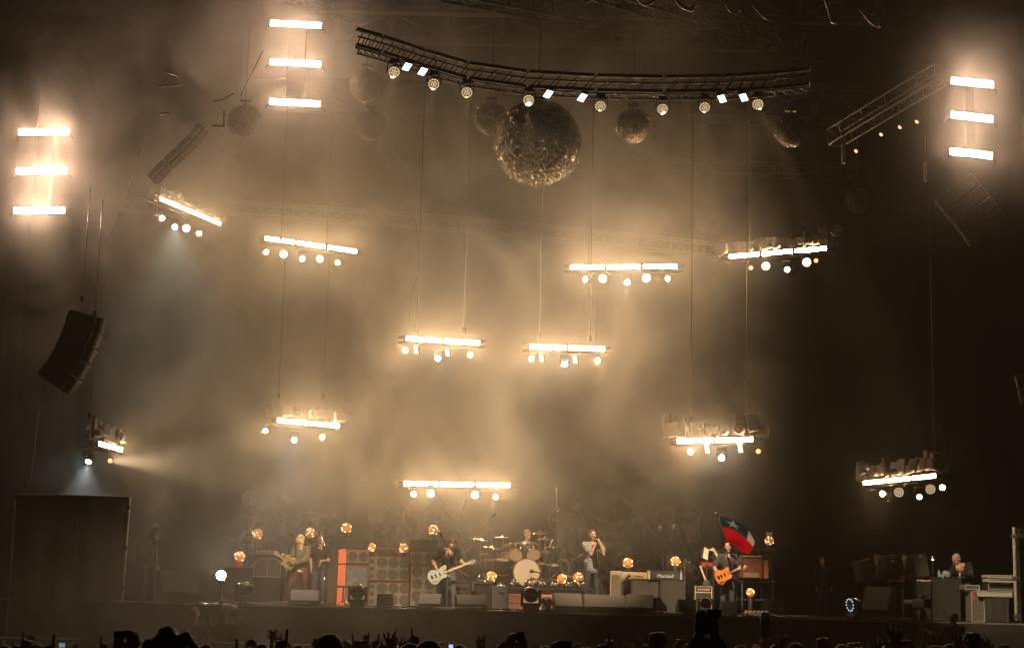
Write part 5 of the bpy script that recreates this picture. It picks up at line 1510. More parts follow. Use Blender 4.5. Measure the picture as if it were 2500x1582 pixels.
    if hs != 'none':
        b = MB(); up = hrot @ V(0, 0, 1); fw = hrot @ V(0, 1, 0)
        b.ball(q(0, -.03, .05), (.087, .094, .086), 14, 10, hrot)
        b.ball(q(0, -.05, .0), (.084, .07, .085), 12, 8, hrot)
        if hs in ('long', 'curly'):
            for sx in (-1, 1): b.ball(q(sx * .07, -.02, -.03), (.03, .05, .1 if hs == 'long' else .06), 10, 8, hrot)
            b.ball(q(0, -.07, -.07), (.075, .04, .09), 10, 8, hrot)
        rnd = random.Random(len(label))
        for i in range(60 if hs != 'curly' else 110):
            a = rnd.uniform(0, 2 * PI); el = rnd.uniform(.1, 1.45); d = Vector((math.cos(a) * math.cos(el), math.sin(a) * math.cos(el), math.sin(el)))
            if d.y > .75: continue
            b.ball(q(d.x * .082, d.y * .09 - .03, d.z * .086 + .04), rnd.uniform(.014, .026), 6, 4)
        me = fuse(b, 'hair', .011, 1, 1.0, .008); me.materials.append(outfit['hair']); link('hair', me, t)
    return t
def stand_pose(**k):
    P_ = dict(pelvis=V(0, 0, .95), chest=V(0, 0, 1.27), neck=V(0, 0, 1.5), head=V(0, -.02, 1.655), face=V(0, -1, 0),
              shoulder=[V(-.185, 0, 1.43), V(.185, 0, 1.43)], elbow=[V(-.25, .02, 1.14), V(.25, .02, 1.14)], wrist=[V(-.24, -.08, .9), V(.24, -.08, .9)],
              hand=[(V(0, -.1, -1), V(1, 0, 0), RELAX), (V(0, -.1, -1), V(-1, 0, 0), RELAX)],
              hip=[V(-.095, 0, .92), V(.095, 0, .92)], knee=[V(-.11, -.02, .5), V(.11, -.02, .5)], ankle=[V(-.12, .02, .09), V(.12, .02, .09)])
    P_.update(k); return P_
tee = mat('black_tee', (.022, .02, .02), .9, noise=.3, nscale=8, bump=.3); greytee = mat('charcoal_tee', (.055, .05, .05), .9, noise=.3, nscale=8, bump=.3)
jean = mat('dark_jeans', (.05, .055, .085), .85, noise=.35, nscale=12, bump=.3); jean2 = mat('faded_jeans', (.13, .14, .19), .85, noise=.35, nscale=8, bump=.3)
redtr = mat('red_trousers', (.085, .022, .022), .7, noise=.3, nscale=9); jacket = mat('brown_jacket', (.12, .095, .07), .75, noise=.35, nscale=8, bump=.3)
hairb = mat('brown_hair', (.14, .075, .04), .6, noise=.4, nscale=40); hairl = mat('blond_hair', (.62, .48, .28), .6, noise=.3, nscale=40); hairg = mat('grey_hair', (.5, .48, .45), .6, noise=.3, nscale=40); hairs = mat('short_light_brown_hair', (.3, .2, .12), .6, noise=.3, nscale=40)
def plaid():
    m = mat('plaid_shirt', (.4, .4, .38), .85); nt = m.node_tree; b = nt.nodes['Principled BSDF']
    tc = nt.nodes.new('ShaderNodeTexCoord'); sep = nt.nodes.new('ShaderNodeSeparateXYZ'); nt.links.new(tc.outputs['Object'], sep.inputs[0])
    outs = []
    for ax in ('X', 'Z'):
        mu = nt.nodes.new('ShaderNodeMath'); mu.operation = 'MULTIPLY'; mu.inputs[1].default_value = 20; nt.links.new(sep.outputs[ax], mu.inputs[0])
        fr = nt.nodes.new('ShaderNodeMath'); fr.operation = 'FRACT'; nt.links.new(mu.outputs[0], fr.inputs[0])
        gt = nt.nodes.new('ShaderNodeMath'); gt.operation = 'GREATER_THAN'; gt.inputs[1].default_value = .55; nt.links.new(fr.outputs[0], gt.inputs[0]); outs.append(gt)
    ad = nt.nodes.new('ShaderNodeMath'); ad.operation = 'ADD'; nt.links.new(outs[0].outputs[0], ad.inputs[0]); nt.links.new(outs[1].outputs[0], ad.inputs[1])
    cr = nt.nodes.new('ShaderNodeValToRGB'); cr.color_ramp.elements[0].color = (.1, .115, .14, 1); cr.color_ramp.elements[1].color = (.5, .48, .44, 1)
    e = cr.color_ramp.elements.new(.5); e.color = (.25, .27, .29, 1)
    hf = nt.nodes.new('ShaderNodeMath'); hf.operation = 'MULTIPLY'; hf.inputs[1].default_value = .5; nt.links.new(ad.outputs[0], hf.inputs[0]); nt.links.new(hf.outputs[0], cr.inputs['Fac']); nt.links.new(cr.outputs['Color'], b.inputs['Base Color'])
    return m
# singer
t = thing('singer_platform', 'low black platform hidden behind the singer wedges', 'platform', (xw(1446, 1480, 1.6), 1.6, DECK)); MB().bbox((0, 0, .09), (1.6, .9, .18), .015).build('top', blk, t)
sp = stand_pose(head=V(.0, -.05, 1.665), face=V(.45, -1, .08), tilt=.1,
    elbow=[V(-.03, -.2, 1.2), V(.27, -.16, 1.2)], wrist=[V(.075, -.26, 1.47), V(.165, -.24, 1.47)],
    hand=[(V(.15, -.05, 1), V(1, .1, 0), GRIP, -1), (V(-.1, -.02, 1), V(-1, .2, 0), GRIP, 1)])
singer = person('singer in open plaid shirt gripping the microphone with both hands', (xw(1444, 1480, 1.55), 1.55, DECK + .18), 0, sp, dict(shirt=plaid(), trousers=jean, hair=mat('auburn_hair', (.11, .04, .018), .55, noise=.4, nscale=40), hair_style='long', mouth=True, hem=-.1, loose=.03), 1.04)
b = MB(); limb(b, [V(.06, -.115, .93), V(.05, -.14, 1.2), V(.03, -.12, 1.4)], (.075, .07, .05)); me = fuse(b, 'undershirt', .012, 3); me.materials.append(tee); link('undershirt', me, singer)
# bassist
bp_ = stand_pose(pelvis=V(0, .06, .95), chest=V(-.02, -.06, 1.24), neck=V(.03, -.2, 1.43), head=V(.09, -.3, 1.53), face=V(-.1, -.75, -.75),
    shoulder=[V(-.19, -.12, 1.38), V(.21, -.12, 1.38)], elbow=[V(-.37, -.02, 1.11), V(.33, -.2, 1.12)], wrist=[V(-.25, -.3, .93), V(.48, -.38, 1.02)],
    hand=[(V(.4, -.1, -.6), V(.2, 1, .2), (.5, .5, .55, .6, .3), -1), (V(.5, -.3, .5), V(-.3, .8, .3), GRIP, 1)], knee=[V(-.16, -.04, .5), V(.14, -.03, .5)], ankle=[V(-.2, .03, .09), V(.17, .03, .09)])
bassist = person('bassist in black T-shirt bent over a pale bass guitar', (xw(1091, 1480, 2.1), 2.1, DECK), 0, bp_, dict(shirt=tee, trousers=jean2, hair=hairb, hair_style='short'), 1.05)
# blond guitarist, turned away to the left
gp = stand_pose(face=V(-1, -.15, 0), head=V(-.04, -.02, 1.655), elbow=[V(-.2, -.24, 1.17), V(.16, -.2, 1.14)], wrist=[V(-.36, -.32, 1.2), V(-.08, -.34, 1.05)],
    hand=[(V(-.6, -.2, .5), V(.3, .8, 0), GRIP, -1), (V(-.7, -.2, -.2), V(0, .9, .2), RELAX, 1)],
    hip=[V(-.08, 0, .9), V(.1, 0, .9)], knee=[V(-.22, -.08, .5), V(.14, .03, .5)], ankle=[V(-.38, .02, .1), V(.13, .06, .1)], toe=[V(-.8, -.5, 0), V(.2, -1, 0)])
blond = person('blond guitarist in jacket and red trousers turned to the left', (xw(728, 1475, 2.6), 2.6, DECK), 0, gp, dict(shirt=jacket, trousers=redtr, hair=hairl, hair_style='curly', sleeve=1.95, loose=.028, hem=-.04), 1.0)
MB().tube([(-.14, -.03, .87), (0, -.16, .86), (.15, -.02, .87), (0, .15, .88), (-.14, -.03, .87)], .03, 6).build('shirt_tail', whitem, blond)
# stagehand behind
person('bearded stagehand in black behind the left microphone stand', (xw(776, 1475, 4.6), 4.6, DECK), 0, stand_pose(face=V(.4, -1, 0), elbow=[V(-.24, .05, 1.14), V(.23, -.1, 1.12)], wrist=[V(-.2, -.1, .92), V(.05, -.3, 1.1)]), dict(shirt=tee, trousers=jean, hair=hairb), 1.06)
# drummer, seated
dp = stand_pose(pelvis=V(0, .1, .55), chest=V(0, .05, .87), neck=V(0, .02, 1.1), head=V(.02, -.02, 1.26), face=V(.5, -1, -.2), shoulder=[V(-.19, .03, 1.03), V(.19, .03, 1.03)],
    elbow=[V(-.3, -.05, .8), V(.3, -.05, .8)], wrist=[V(-.18, -.3, .85), V(.18, -.28, .85)], hand=[(V(.1, -1, 0), V(0, 0, -1), GRIP, -1), (V(-.1, -1, 0), V(0, 0, -1), GRIP, 1)],
    hip=[V(-.1, .08, .54), V(.1, .08, .54)], knee=[V(-.26, -.34, .5), V(.26, -.34, .5)], ankle=[V(-.24, -.36, .1), V(.24, -.36, .1)])
person('drummer in dark T-shirt seated behind the drum kit', (xw(1284, 1430, 6.4), 6.4, RT + .06), 0, dp, dict(shirt=greytee, trousers=jean, hair=hairs), 1.12)
t = thing('drum_stool', 'round stool under the drummer', 'stool', (xw(1284, 1430, 6.4), 6.52, RT)); MB().lathe([(.17, .4), (.18, .46), (.15, .5)], n=18).build('seat', blk, t); MB().cyl((0, 0, 0), (0, 0, .42), .03, n=8).build('post', chrome, t)
# orange guitar player
op = stand_pose(face=V(.35, -1, -.1), elbow=[V(-.33, -.02, 1.13), V(.3, -.1, 1.15)], wrist=[V(-.17, -.25, .98), V(.36, -.3, 1.12)],
    hand=[(V(.5, -.1, -.3), V(.1, .9, -.2), (.4, .45, .5, .55, .3), -1), (V(.4, -.3, .6), V(-.3, .8, .3), GRIP, 1)])
person('guitarist in charcoal T-shirt half hidden behind the flag', (xw(1776, 1490, 2.0), 2.0, DECK), 0, op, dict(shirt=greytee, trousers=jean, hair=hairs, hair_style='none'), 1.03)
# guitars
def guitar(label, nut, tail, Y, outline, bodym, body_len, thick, neckm, head_len, headm_, nrm=None, tilt=0.0, dots=0):
    """outline: half-shapes along the axis (t along body 0 tail..1 neck, upper, lower)"""
    a, b = Vector(tail), Vector(nut); d = b - a; L = d.length; d.normalize()
    n = Vector((0, -1, tilt)); n = (n - d * n.dot(d)).normalized(); u = n.cross(d).normalized()
    if u.z < 0: u = -u
    t = thing('electric_guitar', label, 'guitar', a)
    top = [(x * body_len, up) for x, up, lo in outline]; bot = [(x * body_len, -lo) for x, up, lo in outline][::-1]
    uu = d; vv = u
    def spline(p):
        o = []
        for i in range(len(p) - 1):
            p0, p1, p2, p3 = p[max(i - 1, 0)], p[i], p[i + 1], p[min(i + 2, len(p) - 1)]
            for k in range(4):
                s_ = k / 4
                o.append(tuple(.5 * (2 * p1[j] + (p2[j] - p0[j]) * s_ + (2 * p0[j] - 5 * p1[j] + 4 * p2[j] - p3[j]) * s_ ** 2 + (3 * p1[j] - p0[j] - 3 * p2[j] + p3[j]) * s_ ** 3) for j in (0, 1)))
        return o + [p[-1]]
    poly = spline(top) + spline(bot)
    MB().prism(poly, (0, 0, 0), uu, vv, thick).build('body', bodym, t)
    fz = n * (thick / 2 + .008)
    for f in (.38, .6): MB().box(d * body_len * f + fz, (.035, .09, .014), Matrix((d, u, n)).transposed()).build('pickup', chrome, t)
    MB().box(d * body_len * .2 + fz, (.05, .09, .016), Matrix((d, u, n)).transposed()).build('bridge', chrome, t)
    for k in range(3): MB().lathe([(.016, 0), (.014, .02)], d * body_len * (.16 + k * .1) - u * .13 + fz, n, 8).build('knob', chrome, t)
    n0 = d * body_len * .78; MB().box((n0 + d * L) / 2 + fz, ((d * L - n0).length, .052, .022), Matrix((d, u, n)).transposed()).build('neck', neckm, t)
    for k in range(dots): MB().box(n0 + (d * L - n0) * (k + .5) / dots + fz + n * .012, (.012, .04, .004), Matrix((d, u, n)).transposed()).build('fret_marker', whitem, t)
    hd = MB().prism([(0, -.03), (head_len * .5, -.055), (head_len, -.03), (head_len * .95, .045), (head_len * .3, .05), (0, .03)], d * L + n * .01, d, u, .02).build('headstock', headm_, t)
    for k in range(4):
        c = d * (L + head_len * (.15 + .22 * k)) + u * .07; MB().ball(c, .017, 6, 4).build('tuner', chrome, hd)
    MB().tube([(a * 0) + d * .02 + n * -.02, u * .35 + d * .1 - n * .25, u * .62 + d * .5 - n * .3, u * .3 + d * .75 - n * .1], .022, 5).build('strap', blk, t)
    return t
seafoam = mat('pale_blue_lacquer', (.5, .56, .54), .25, spec=.7); maple = mat('maple_neck', (.66, .5, .3), .4); sunb = mat('orange_lacquer', (.75, .24, .05), .22, noise=.25, nscale=4, spec=.7)
YB = 1.66
PB = [(0, .03, .03), (.08, .13, .15), (.3, .185, .2), (.55, .13, .14), (.72, .155, .12), (.95, .19, .14), (1.02, .15, .12), (.97, .07, .07), (.8, .035, .035)]
guitar('pale blue-white bass guitar held by the bassist', P(1142, 1376, YB), P(1046, 1413, YB), YB, PB, seafoam, .52, .05, maple, .22, mat('blue_headstock', (.3, .36, .42), .3), tilt=.25)
YO = 1.68
PO = [(0, .03, .03), (.08, .14, .15), (.3, .19, .2), (.55, .13, .14), (.75, .15, .14), (.95, .15, .12), (1.0, .1, .06), (.93, .04, .035)]
guitar('orange hollow-body guitar held beside the flag', P(1809, 1385, YO), P(1747, 1413, YO), YO, PO, sunb, .42, .06, mat('rosewood_neck', (.3, .2, .13), .4), .17, blk, dots=6, tilt=.1)
YG = 2.2
guitar('gold guitar held by the blond guitarist', P(680, 1354, 2.0), P(716, 1382, 2.3), YG, PO, mat('gold_lacquer', (.5, .4, .18), .3), .34, .06, maple, .15, creamm)
# dim people at stage right
dimp = dict(shirt=tee, trousers=jean, hair=hairg, sleeve=1.9)
person('grey-haired person in black leaning over the side desk', (xw(2352, 1500, 2.6), 2.6, DECK), -25, stand_pose(head=V(-.12, -.2, 1.56), neck=V(-.05, -.1, 1.45), face=V(-.7, -.7, -.4), wrist=[V(-.3, -.4, 1.2), V(.0, -.4, 1.2)], elbow=[V(-.3, -.1, 1.15), V(.25, -.1, 1.15)]), dimp, 1.0)
person('dim person with folded arms between the leaning speakers', (xw(2212, 1500, 3.4), 3.4, DECK), 0, stand_pose(elbow=[V(-.26, -.05, 1.14), V(.26, -.05, 1.14)], wrist=[V(.08, -.2, 1.16), V(-.08, -.22, 1.2)]), dict(shirt=greytee, trousers=jean, hair=hairb), .94)
person('dim person behind the pale laptop', (xw(2143, 1500, 3.2), 3.2, DECK), 20, stand_pose(face=V(.3, -1, -.3)), dict(shirt=tee, trousers=jean, hair=hairb), .92)
person('barely visible stagehand standing in the dark right wing', (xw(2010, 1500, 9), 9.0, DECK), 10, stand_pose(), dict(shirt=tee, trousers=jean, hair=hairb, sleeve=1.9), .98)
# camera operators in front of the stage
cp = stand_pose(face=V(-1, .35, .05), head=V(-.03, .02, 1.655), elbow=[V(-.34, .08, 1.24), V(-.1, -.16, 1.1)], wrist=[V(-.6, .12, 1.34), V(-.5, -.02, 1.28)], hand=[(V(-.6, 0, .5), V(.2, -1, 0), GRIP, -1), (V(-.6, .1, .4), V(.2, 1, 0), GRIP, 1)])
opr = person('camera operator in black with headphones at the right stage edge', (xw(2330, 1500, -1.2), -1.2, .52), 0, cp, dict(shirt=tee, trousers=jean, hair=hairb, sleeve=1.7), 1.0)
hp = MB(); hc = V(-.03, .02, 1.655); hp.torus(hc + V(0, 0, .02), .1, .014, (-.35, -1, 0), 16, 6, 0, PI); oo = hp.build('headphone_band', greym, opr)
for sy in (-1, 1): MB().ball(hc + V(.03 * sy, .09 * sy, -.01), (.045, .03, .05), 10, 8).build('headphone_cup', blk, opr)
t = thing('camera_box', 'black platform box under the right camera operator', 'platform', (xw(2330, 1500, -1.2), -1.2, 0)); MB().bbox((0, 0, .26), (.9, .8, .52), .02).build('top', blk, t)
def tv_camera(p, label, yaw):
    t = thing('television_camera', label, 'camera', p, (0, 0, R(yaw)))
    MB().bbox((0, 0, .05), (.2, .5, .22), .03).build('body', blk, t); MB().cyl((0, .25, .05), (0, .55, .05), .07, .085, 14).build('lens', black, t)
    MB().bbox((-.02, -.05, .2), (.1, .16, .09), .02).build('viewfinder', blk, t); MB().tube([(0, -.2, .16), (0, -.15, .24), (0, .1, .24), (0, .15, .16)], .018).build('handle', darkalu, t)
    MB().bbox((.12, -.05, .06), (.05, .16, .12), .01).build('battery', darkalu, t)
    MB().lathe([(.1, -.3), (.1, -.12), (.05, -.06)], n=14).build('pan_head', black, t)
    for i in range(3):
        a = 2 * PI * i / 3 + .3; MB().cyl((0, 0, -.3), (.4 * math.cos(a), .4 * math.sin(a), -p.z + .02), .025, n=6).build('tripod_leg', black, t)
    MB().tube([(-.1, -.3, -.1), (-.14, -.34, -.25), (-.05, -.36, -.34), (.05, -.32, -.3)], .018).build('cable_loop', chrome, t)
    return t
tv_camera(P(2250, 1478, -1.2), 'television camera aimed by the operator with headphones', 25)
cl = stand_pose(face=V(.6, 1, 0), elbow=[V(-.25, .1, 1.15), V(.32, .12, 1.12)], wrist=[V(0, .35, 1.2), V(.46, .22, 1.02)])
person('hazy camera operator silhouette at the left stage edge', (xw(478, 1490, -1.6), -1.6, .12), 0, cl, dict(shirt=greytee, trousers=jean, hair=hairb, sleeve=1.6), 1.06)
tv_camera(P(545, 1490, -1.4), 'television camera wrapped in cables at the left stage edge', -20)
rnd = random.Random(4); b = MB()
for i in range(26):
    p0 = V(rnd.uniform(-.3, .35), rnd.uniform(-.1, .1), rnd.uniform(-.6, .18)); p1 = p0 + V(rnd.uniform(-.15, .15), rnd.uniform(-.08, .08), rnd.uniform(-.1, .12)); p2 = p1 + V(rnd.uniform(-.15, .15), 0, rnd.uniform(-.12, .08))
    b.tube([p0, p1, p2], rnd.uniform(.008, .02), 5)
o = b.build('cable_heap', mat('heap_rubber', (.2, .17, .14), .35), None, P(560, 1472, -.9)); o['kind'] = 'stuff'
# ================================================================ crowd in front of the stage
crowdskin = mat('crowd_skin', (.5, .3, .2), .55, noise=.1, nscale=20)
darkcl = [mat('crowd_black_cloth', (.018, .017, .017), .9), mat('crowd_brown_cloth', (.05, .036, .028), .9), mat('crowd_olive_cloth', (.04, .04, .03), .9)]
def crowd_mesh(kind):
    """one onlooker with raised arm(s); finger tips at 1.95 m"""
    b = MB(); sh = MB()
    face = V(0, 1, 0); hc = V(0, 0, 1.58)
    q, hr = head_solids(b, hc, face)
    limb(b, [V(0, 0, 1.36), V(0, 0, 1.5)], (.06, .054))
    limb(b, [V(-.18, 0, 1.33), V(0, 0, 1.37), V(.18, 0, 1.33)], (.06, .08, .06))
    if kind in ('point', 'open', 'horns', 'fist', 'lean'):
        lean = .12 if kind != 'lean' else -.28
        E_ = V(.27, .1, 1.44); W_ = E_ + V(-.05 + lean * .5, .06, .24); dh = (V(lean * .35, .05, 1))
        cu = dict(point=POINT, open=OPEN, horns=HORNS, fist=FIST, lean=POINT)[kind]
        limb(b, [V(.18, 0, 1.33), E_], (.055, .042)); limb(b, [E_, W_], (.042, .028))
        hand(b, W_, dh, V(-.2, 1, 0), cu, 1, 1.12, .42 if kind == 'open' else .1, .011)
        limb(b, [V(-.18, 0, 1.33), V(-.26, .03, 1.05), V(-.22, .16, .86)], (.055, .042, .028)); hand(b, V(-.22, .16, .86), V(0, .3, -1), V(1, 0, 0), RELAX, 1)
        sl = [V(.18, 0, 1.33), V(.18, 0, 1.33) + (E_ - V(.18, 0, 1.33)) * .55]
    elif kind == 'pair':
        for sx in (-1, 1):
            E_ = V(sx * .3, .1, 1.45); W_ = V(sx * .22, .15, 1.72)
            limb(b, [V(sx * .18, 0, 1.33), E_], (.055, .042)); limb(b, [E_, W_], (.042, .028)); hand(b, W_, V(sx * .15, .05, 1), V(-sx * .3, 1, 0), OPEN, sx, 1.12, .4, .011)
        sl = [V(.18, 0, 1.33), V(.24, .05, 1.39)]
    elif kind == 'phone':
        for sx in (-1, 1):
            E_ = V(sx * .16, .16, 1.5); W_ = V(sx * .055, .26, 1.75)
            limb(b, [V(sx * .18, 0, 1.33), E_], (.055, .044)); limb(b, [E_, W_], (.044, .03)); hand(b, W_, V(-sx * .25, .05, 1), V(-sx * .7, .6, .1), (.55, .6, .65, .7, .3), sx, 1.08, .1, .0115)
        sl = [V(.18, 0, 1.33), V(.24, .08, 1.42)]
    elif kind == 'clasp':
        for sx in (-1, 1):
            E_ = V(sx * .085, .16, 1.48); W_ = V(sx * .035, .24, 1.76)
            limb(b, [V(sx * .18, 0, 1.33), E_], (.055, .044)); limb(b, [E_, W_], (.044, .03)); hand(b, W_, V(-sx * .1, .05, 1), V(-sx * .8, .5, .1), (.6, .65, .7, .75, .4), sx, 1.1, .1, .0115)
            limb(sh, [V(sx * .18, 0, 1.33), E_, E_ * .15 + W_ * .85], (.08, .095, .055))
        sl = [V(.18, 0, 1.33), V(.085, .16, 1.48)]
    elif kind == 'head':
        for sx in (-1, 1): limb(b, [V(sx * .18, 0, 1.33), V(sx * .26, .03, 1.05), V(sx * .2, .16, .86)], (.055, .042, .028)); hand(b, V(sx * .2, .16, .86), V(0, .3, -1), V(1, 0, 0), RELAX, sx)
        sl = [V(.18, 0, 1.33), V(.22, .02, 1.2)]
    body = fuse(b, 'body', .0075, 1); body.materials.append(crowdskin)
    limb(sh, [V(0, 0, .84), V(0, 0, 1.05), V(0, 0, 1.22)], (.16, .15, .17)); limb(sh, [V(-.18, 0, 1.32), V(0, 0, 1.34), V(.18, 0, 1.32)], (.075, .1, .075))
    limb(sh, [V(-.18, 0, 1.33), V(-.23, .02, 1.18)], (.072, .07)); limb(sh, sl, (.072, .066)); limb(sh, [V(-.09, 0, .85), V(-.1, 0, .1)], (.105, .07)); limb(sh, [V(.09, 0, .85), V(.1, 0, .1)], (.105, .07))
    cl = fuse(sh, 'clothes', .026, 3)
    return body, cl
def hair_mesh(style):
    b = MB(); c = V(0, 0, 1.58)
    b.ball(c + V(0, -.015, .045), (.09, .1, .09), 14, 10); b.ball(c + V(0, -.045, -.01), (.088, .07, .1), 12, 8)
    rnd = random.Random(3)
    if style == 'curly':
        for i in range(130):
            d = Vector((rnd.gauss(0, 1), rnd.gauss(-.4, .8), rnd.gauss(.4, 1))).normalized(); b.ball(c + V(0, -.02, .03) + d * rnd.uniform(.09, .135), rnd.uniform(.02, .035), 6, 4)
    elif style == 'cap':
        b = MB(); b.ball(c + V(0, -.005, .05), (.096, .108, .092), 14, 10); b.bbox(c + V(0, -.14, .045), (.15, .12, .015), .006)
    return fuse(b, 'hair', .012, 2)
CM = {k: crowd_mesh(k) for k in ('point', 'open', 'horns', 'fist', 'lean', 'pair', 'phone', 'clasp', 'head')}
HM = {k: hair_mesh(k) for k in ('short', 'curly', 'cap')}
TIPV = {k: max((tuple(v.co) for v in CM[k][0].vertices), key=lambda c: c[2]) for k in CM}
TIPV['head'] = (0, 0, 1.715)
CG = 'crowd standing before the stage'
def onlooker(kind, px, py, dist, label, mirror=False, hair='short', cloth=0, yaw=0):
    """finger tips (or head top) at photo pixel (px, py), standing dist metres from the camera"""
    Y = CAM.y + dist; p = P(px, py, Y)
    s = p.z / TIPV[kind][2]
    sx = -1 if mirror else 1
    x = p.x - sx * (0 if kind in ('pair', 'phone', 'clasp') else TIPV[kind][0]) * s
    t = thing('person', label, 'person', (x, Y, 0), (0, 0, R(yaw)), CG); t.scale = (s * sx, s, s)
    body, cl = CM[kind]
    link('body', body, t)
    c = link('clothes', cl, t)
    if not cl.materials: cl.materials.append(darkcl[0])
    c.material_slots[0].link = 'OBJECT'; c.material_slots[0].material = darkcl[cloth % 3]
    h = link('hair', HM[hair], t)
    if not HM[hair].materials: HM[hair].materials.append(hairb)
    return t
def phone(px, py, dist, wpx, hpx, label, lit=None, dark=False):
    Y = CAM.y + dist; p = P(px, py, Y); t = thing('phone', label, 'phone', p)
    w_, h = wpx * dist / FPX, hpx * dist / FPX
    MB().bbox((0, .0, 0), (w_, .012, h), .004).build('shell', blk, t)
    MB().box((0, -.0075, 0), (w_ * .92, .003, h * .86)).build('screen', lit or mat('dark_screen', (.02, .025, .03), .15), t)
    return t
scr = glow('phone_screen_soft', (.45, .6, .75), .35); scr2 = glow('small_screen_soft', (.35, .5, .95), 1.3)
for a in [
    ('point', 43, 1541, 15, 'onlooker pointing up beside a pale cap at far left', False, 'cap', 0),
    ('open', 63, 1544, 21, 'onlooker with small open hand right of the far left pointer', False, 'short', 1),
    ('point', 116, 1545, 11, 'onlooker with thick raised finger below the black booth', True, 'short', 0),
    ('point', 237, 1552, 17, 'onlooker pointing up just left of the photographing arms', False, 'short', 1),
    ('phone', 283, 1538, 10, 'onlooker holding a camera high below the tripod', False, 'cap', 0),
    ('head', 420, 1554, 9.5, 'onlooker with bushy curly hair in front of the left wedge', False, 'curly', 0),
    ('point', 569, 1560, 13, 'onlooker with one dark finger up below the camera operator', False, 'short', 0),
    ('open', 660, 1531, 24, 'onlooker with long bare arm and open hand at left', False, 'short', 1),
    ('point', 694, 1534, 12, 'onlooker with dark arm and finger raised right of the bare arm', True, 'short', 2),
    ('open', 681, 1545, 22, 'onlooker with spread fingers behind the dark raised arm', True, 'short', 1),
    ('fist', 762, 1556, 16, 'onlooker with dark raised fist left of the blurred head', False, 'short', 0),
    ('head', 806, 1545, 12, 'close dark head below the blue-fronted wedge', False, 'short', 0),
    ('lean', 856, 1546, 17, 'onlooker pointing towards the stage below the orange sides', False, 'short', 2),
    ('fist', 886, 1549, 24, 'onlooker with pale closed fist below the speaker wall', False, 'short', 1),
    ('point', 897, 1543, 17, 'onlooker with dark pointing hand right of the pale fist', True, 'short', 0),
    ('point', 923, 1545, 18, 'onlooker pointing up left of the wide open hand', True, 'short', 0),
    ('open', 946, 1542, 16, 'onlooker with wide open dark hand below the speaker wall', False, 'short', 0),
    ('point', 963, 1538, 18, 'onlooker pointing up right of the wide open hand', True, 'short', 2),
    ('open', 978, 1555, 20, 'onlooker with warm-lit fingers left of the dark pointing hand', False, 'short', 1),
    ('point', 1002, 1531, 17, 'onlooker pointing straight up below the bassist', False, 'short', 0),
    ('head', 1003, 1568, 12, 'dark head under the hand pointing straight up', False, 'short', 0),
    ('head', 1049, 1560, 11, 'dark round head with warm rim below the bassist', False, 'short', 2),
    ('phone', 1101, 1568, 24, 'onlooker filming with a small glowing phone', False, 'short', 1),
    ('horns', 1168, 1544, 22, 'onlooker with pale horns hand below the riser', False, 'short', 1),
    ('horns', 1183, 1556, 17, 'onlooker with dark horns hand right of the pale one', True, 'short', 0),
    ('phone', 1262, 1545, 12, 'onlooker lifting a dark phone below the bass drum', False, 'short', 0),
    ('open', 1304, 1568, 24, 'onlooker with reddish hand left of the wide phone', False, 'short', 1),
    ('phone', 1375, 1566, 10, 'onlooker holding a wide phone sideways below the singer', False, 'short', 0),
    ('pair', 1445, 1567, 23, 'onlooker with two curved hands below the singer', False, 'short', 1),
    ('point', 1493, 1545, 12, 'onlooker with dark finger and clenched hand right of the singer', True, 'short', 0),
    ('fist', 1483, 1561, 20, 'onlooker with pale fist left of the dark finger', False, 'short', 1),
    ('open', 1546, 1554, 21, 'onlooker with reddish flat hand right of the dark finger', False, 'short', 1),
    ('open', 1564, 1549, 20, 'onlooker with tall narrow hand right of the flat hand', True, 'short', 1),
    ('open', 1593, 1546, 14, 'onlooker with dark hand and bright finger tips below the amplifiers', False, 'short', 0),
    ('fist', 1628, 1543, 11, 'onlooker with smooth dark arm below the lettered amplifier', True, 'short', 2),
    ('open', 1641, 1553, 22, 'onlooker with red-lit hand right of the smooth arm', True, 'short', 1),
    ('fist', 1657, 1560, 20, 'onlooker with pale fist left of the big dark arms', False, 'short', 1),
    ('clasp', 1742, 1488, 9.0, 'closest onlooker, two big dark arms raised below the flag', False, 'short', 0),
    ('point', 1804, 1558, 20, 'onlooker with warm hand left of the flag pole foot', False, 'short', 1),
    ('fist', 1845, 1573, 23, 'onlooker with pale hand right of the flag pole foot', False, 'short', 1),
    ('open', 1914, 1539, 18, 'onlooker with spread claw-like hand below the tilted wedge', False, 'short', 0),
    ('head', 1943, 1569, 18, 'pale-capped head right of the claw-like hand', False, 'cap', 1),
    ('pair', 1972, 1573, 24, 'onlooker with two small hands near the pale cap', False, 'short', 1),
    ('fist', 2032, 1557, 14, 'onlooker with dark curled fingers below the ringed moving light', True, 'short', 0),
    ('fist', 2078, 1569, 22, 'onlooker with small warm fist below the large pale wedge', False, 'short', 1),
    ('fist', 2110, 1568, 17, 'onlooker with light brown fist right of the small warm one', True, 'short', 1),
    ('open', 2146, 1551, 16, 'onlooker with dark flat hand left of the tall slender arm', False, 'short', 0),
    ('open', 2192, 1520, 13, 'onlooker with tall slender arm and drooping fingers', False, 'short', 0),
    ('phone', 2232, 1563, 14, 'onlooker holding a camera under the television camera', False, 'short', 0),
    ('horns', 2283, 1556, 18, 'onlooker with two raised fingers under the operator', True, 'short', 0),
    ('open', 2355, 1537, 17, 'onlooker with warm hand right of the operator', True, 'short', 1),
    ('fist', 2382, 1543, 12, 'onlooker with thick dark fist right of the warm hand', False, 'short', 0),
    ('fist', 2399, 1563, 20, 'onlooker with small reddish fist at right', False, 'short', 1),
    ('pair', 2474, 1552, 18, 'onlooker with both hands up at the right edge', False, 'short', 1)]:
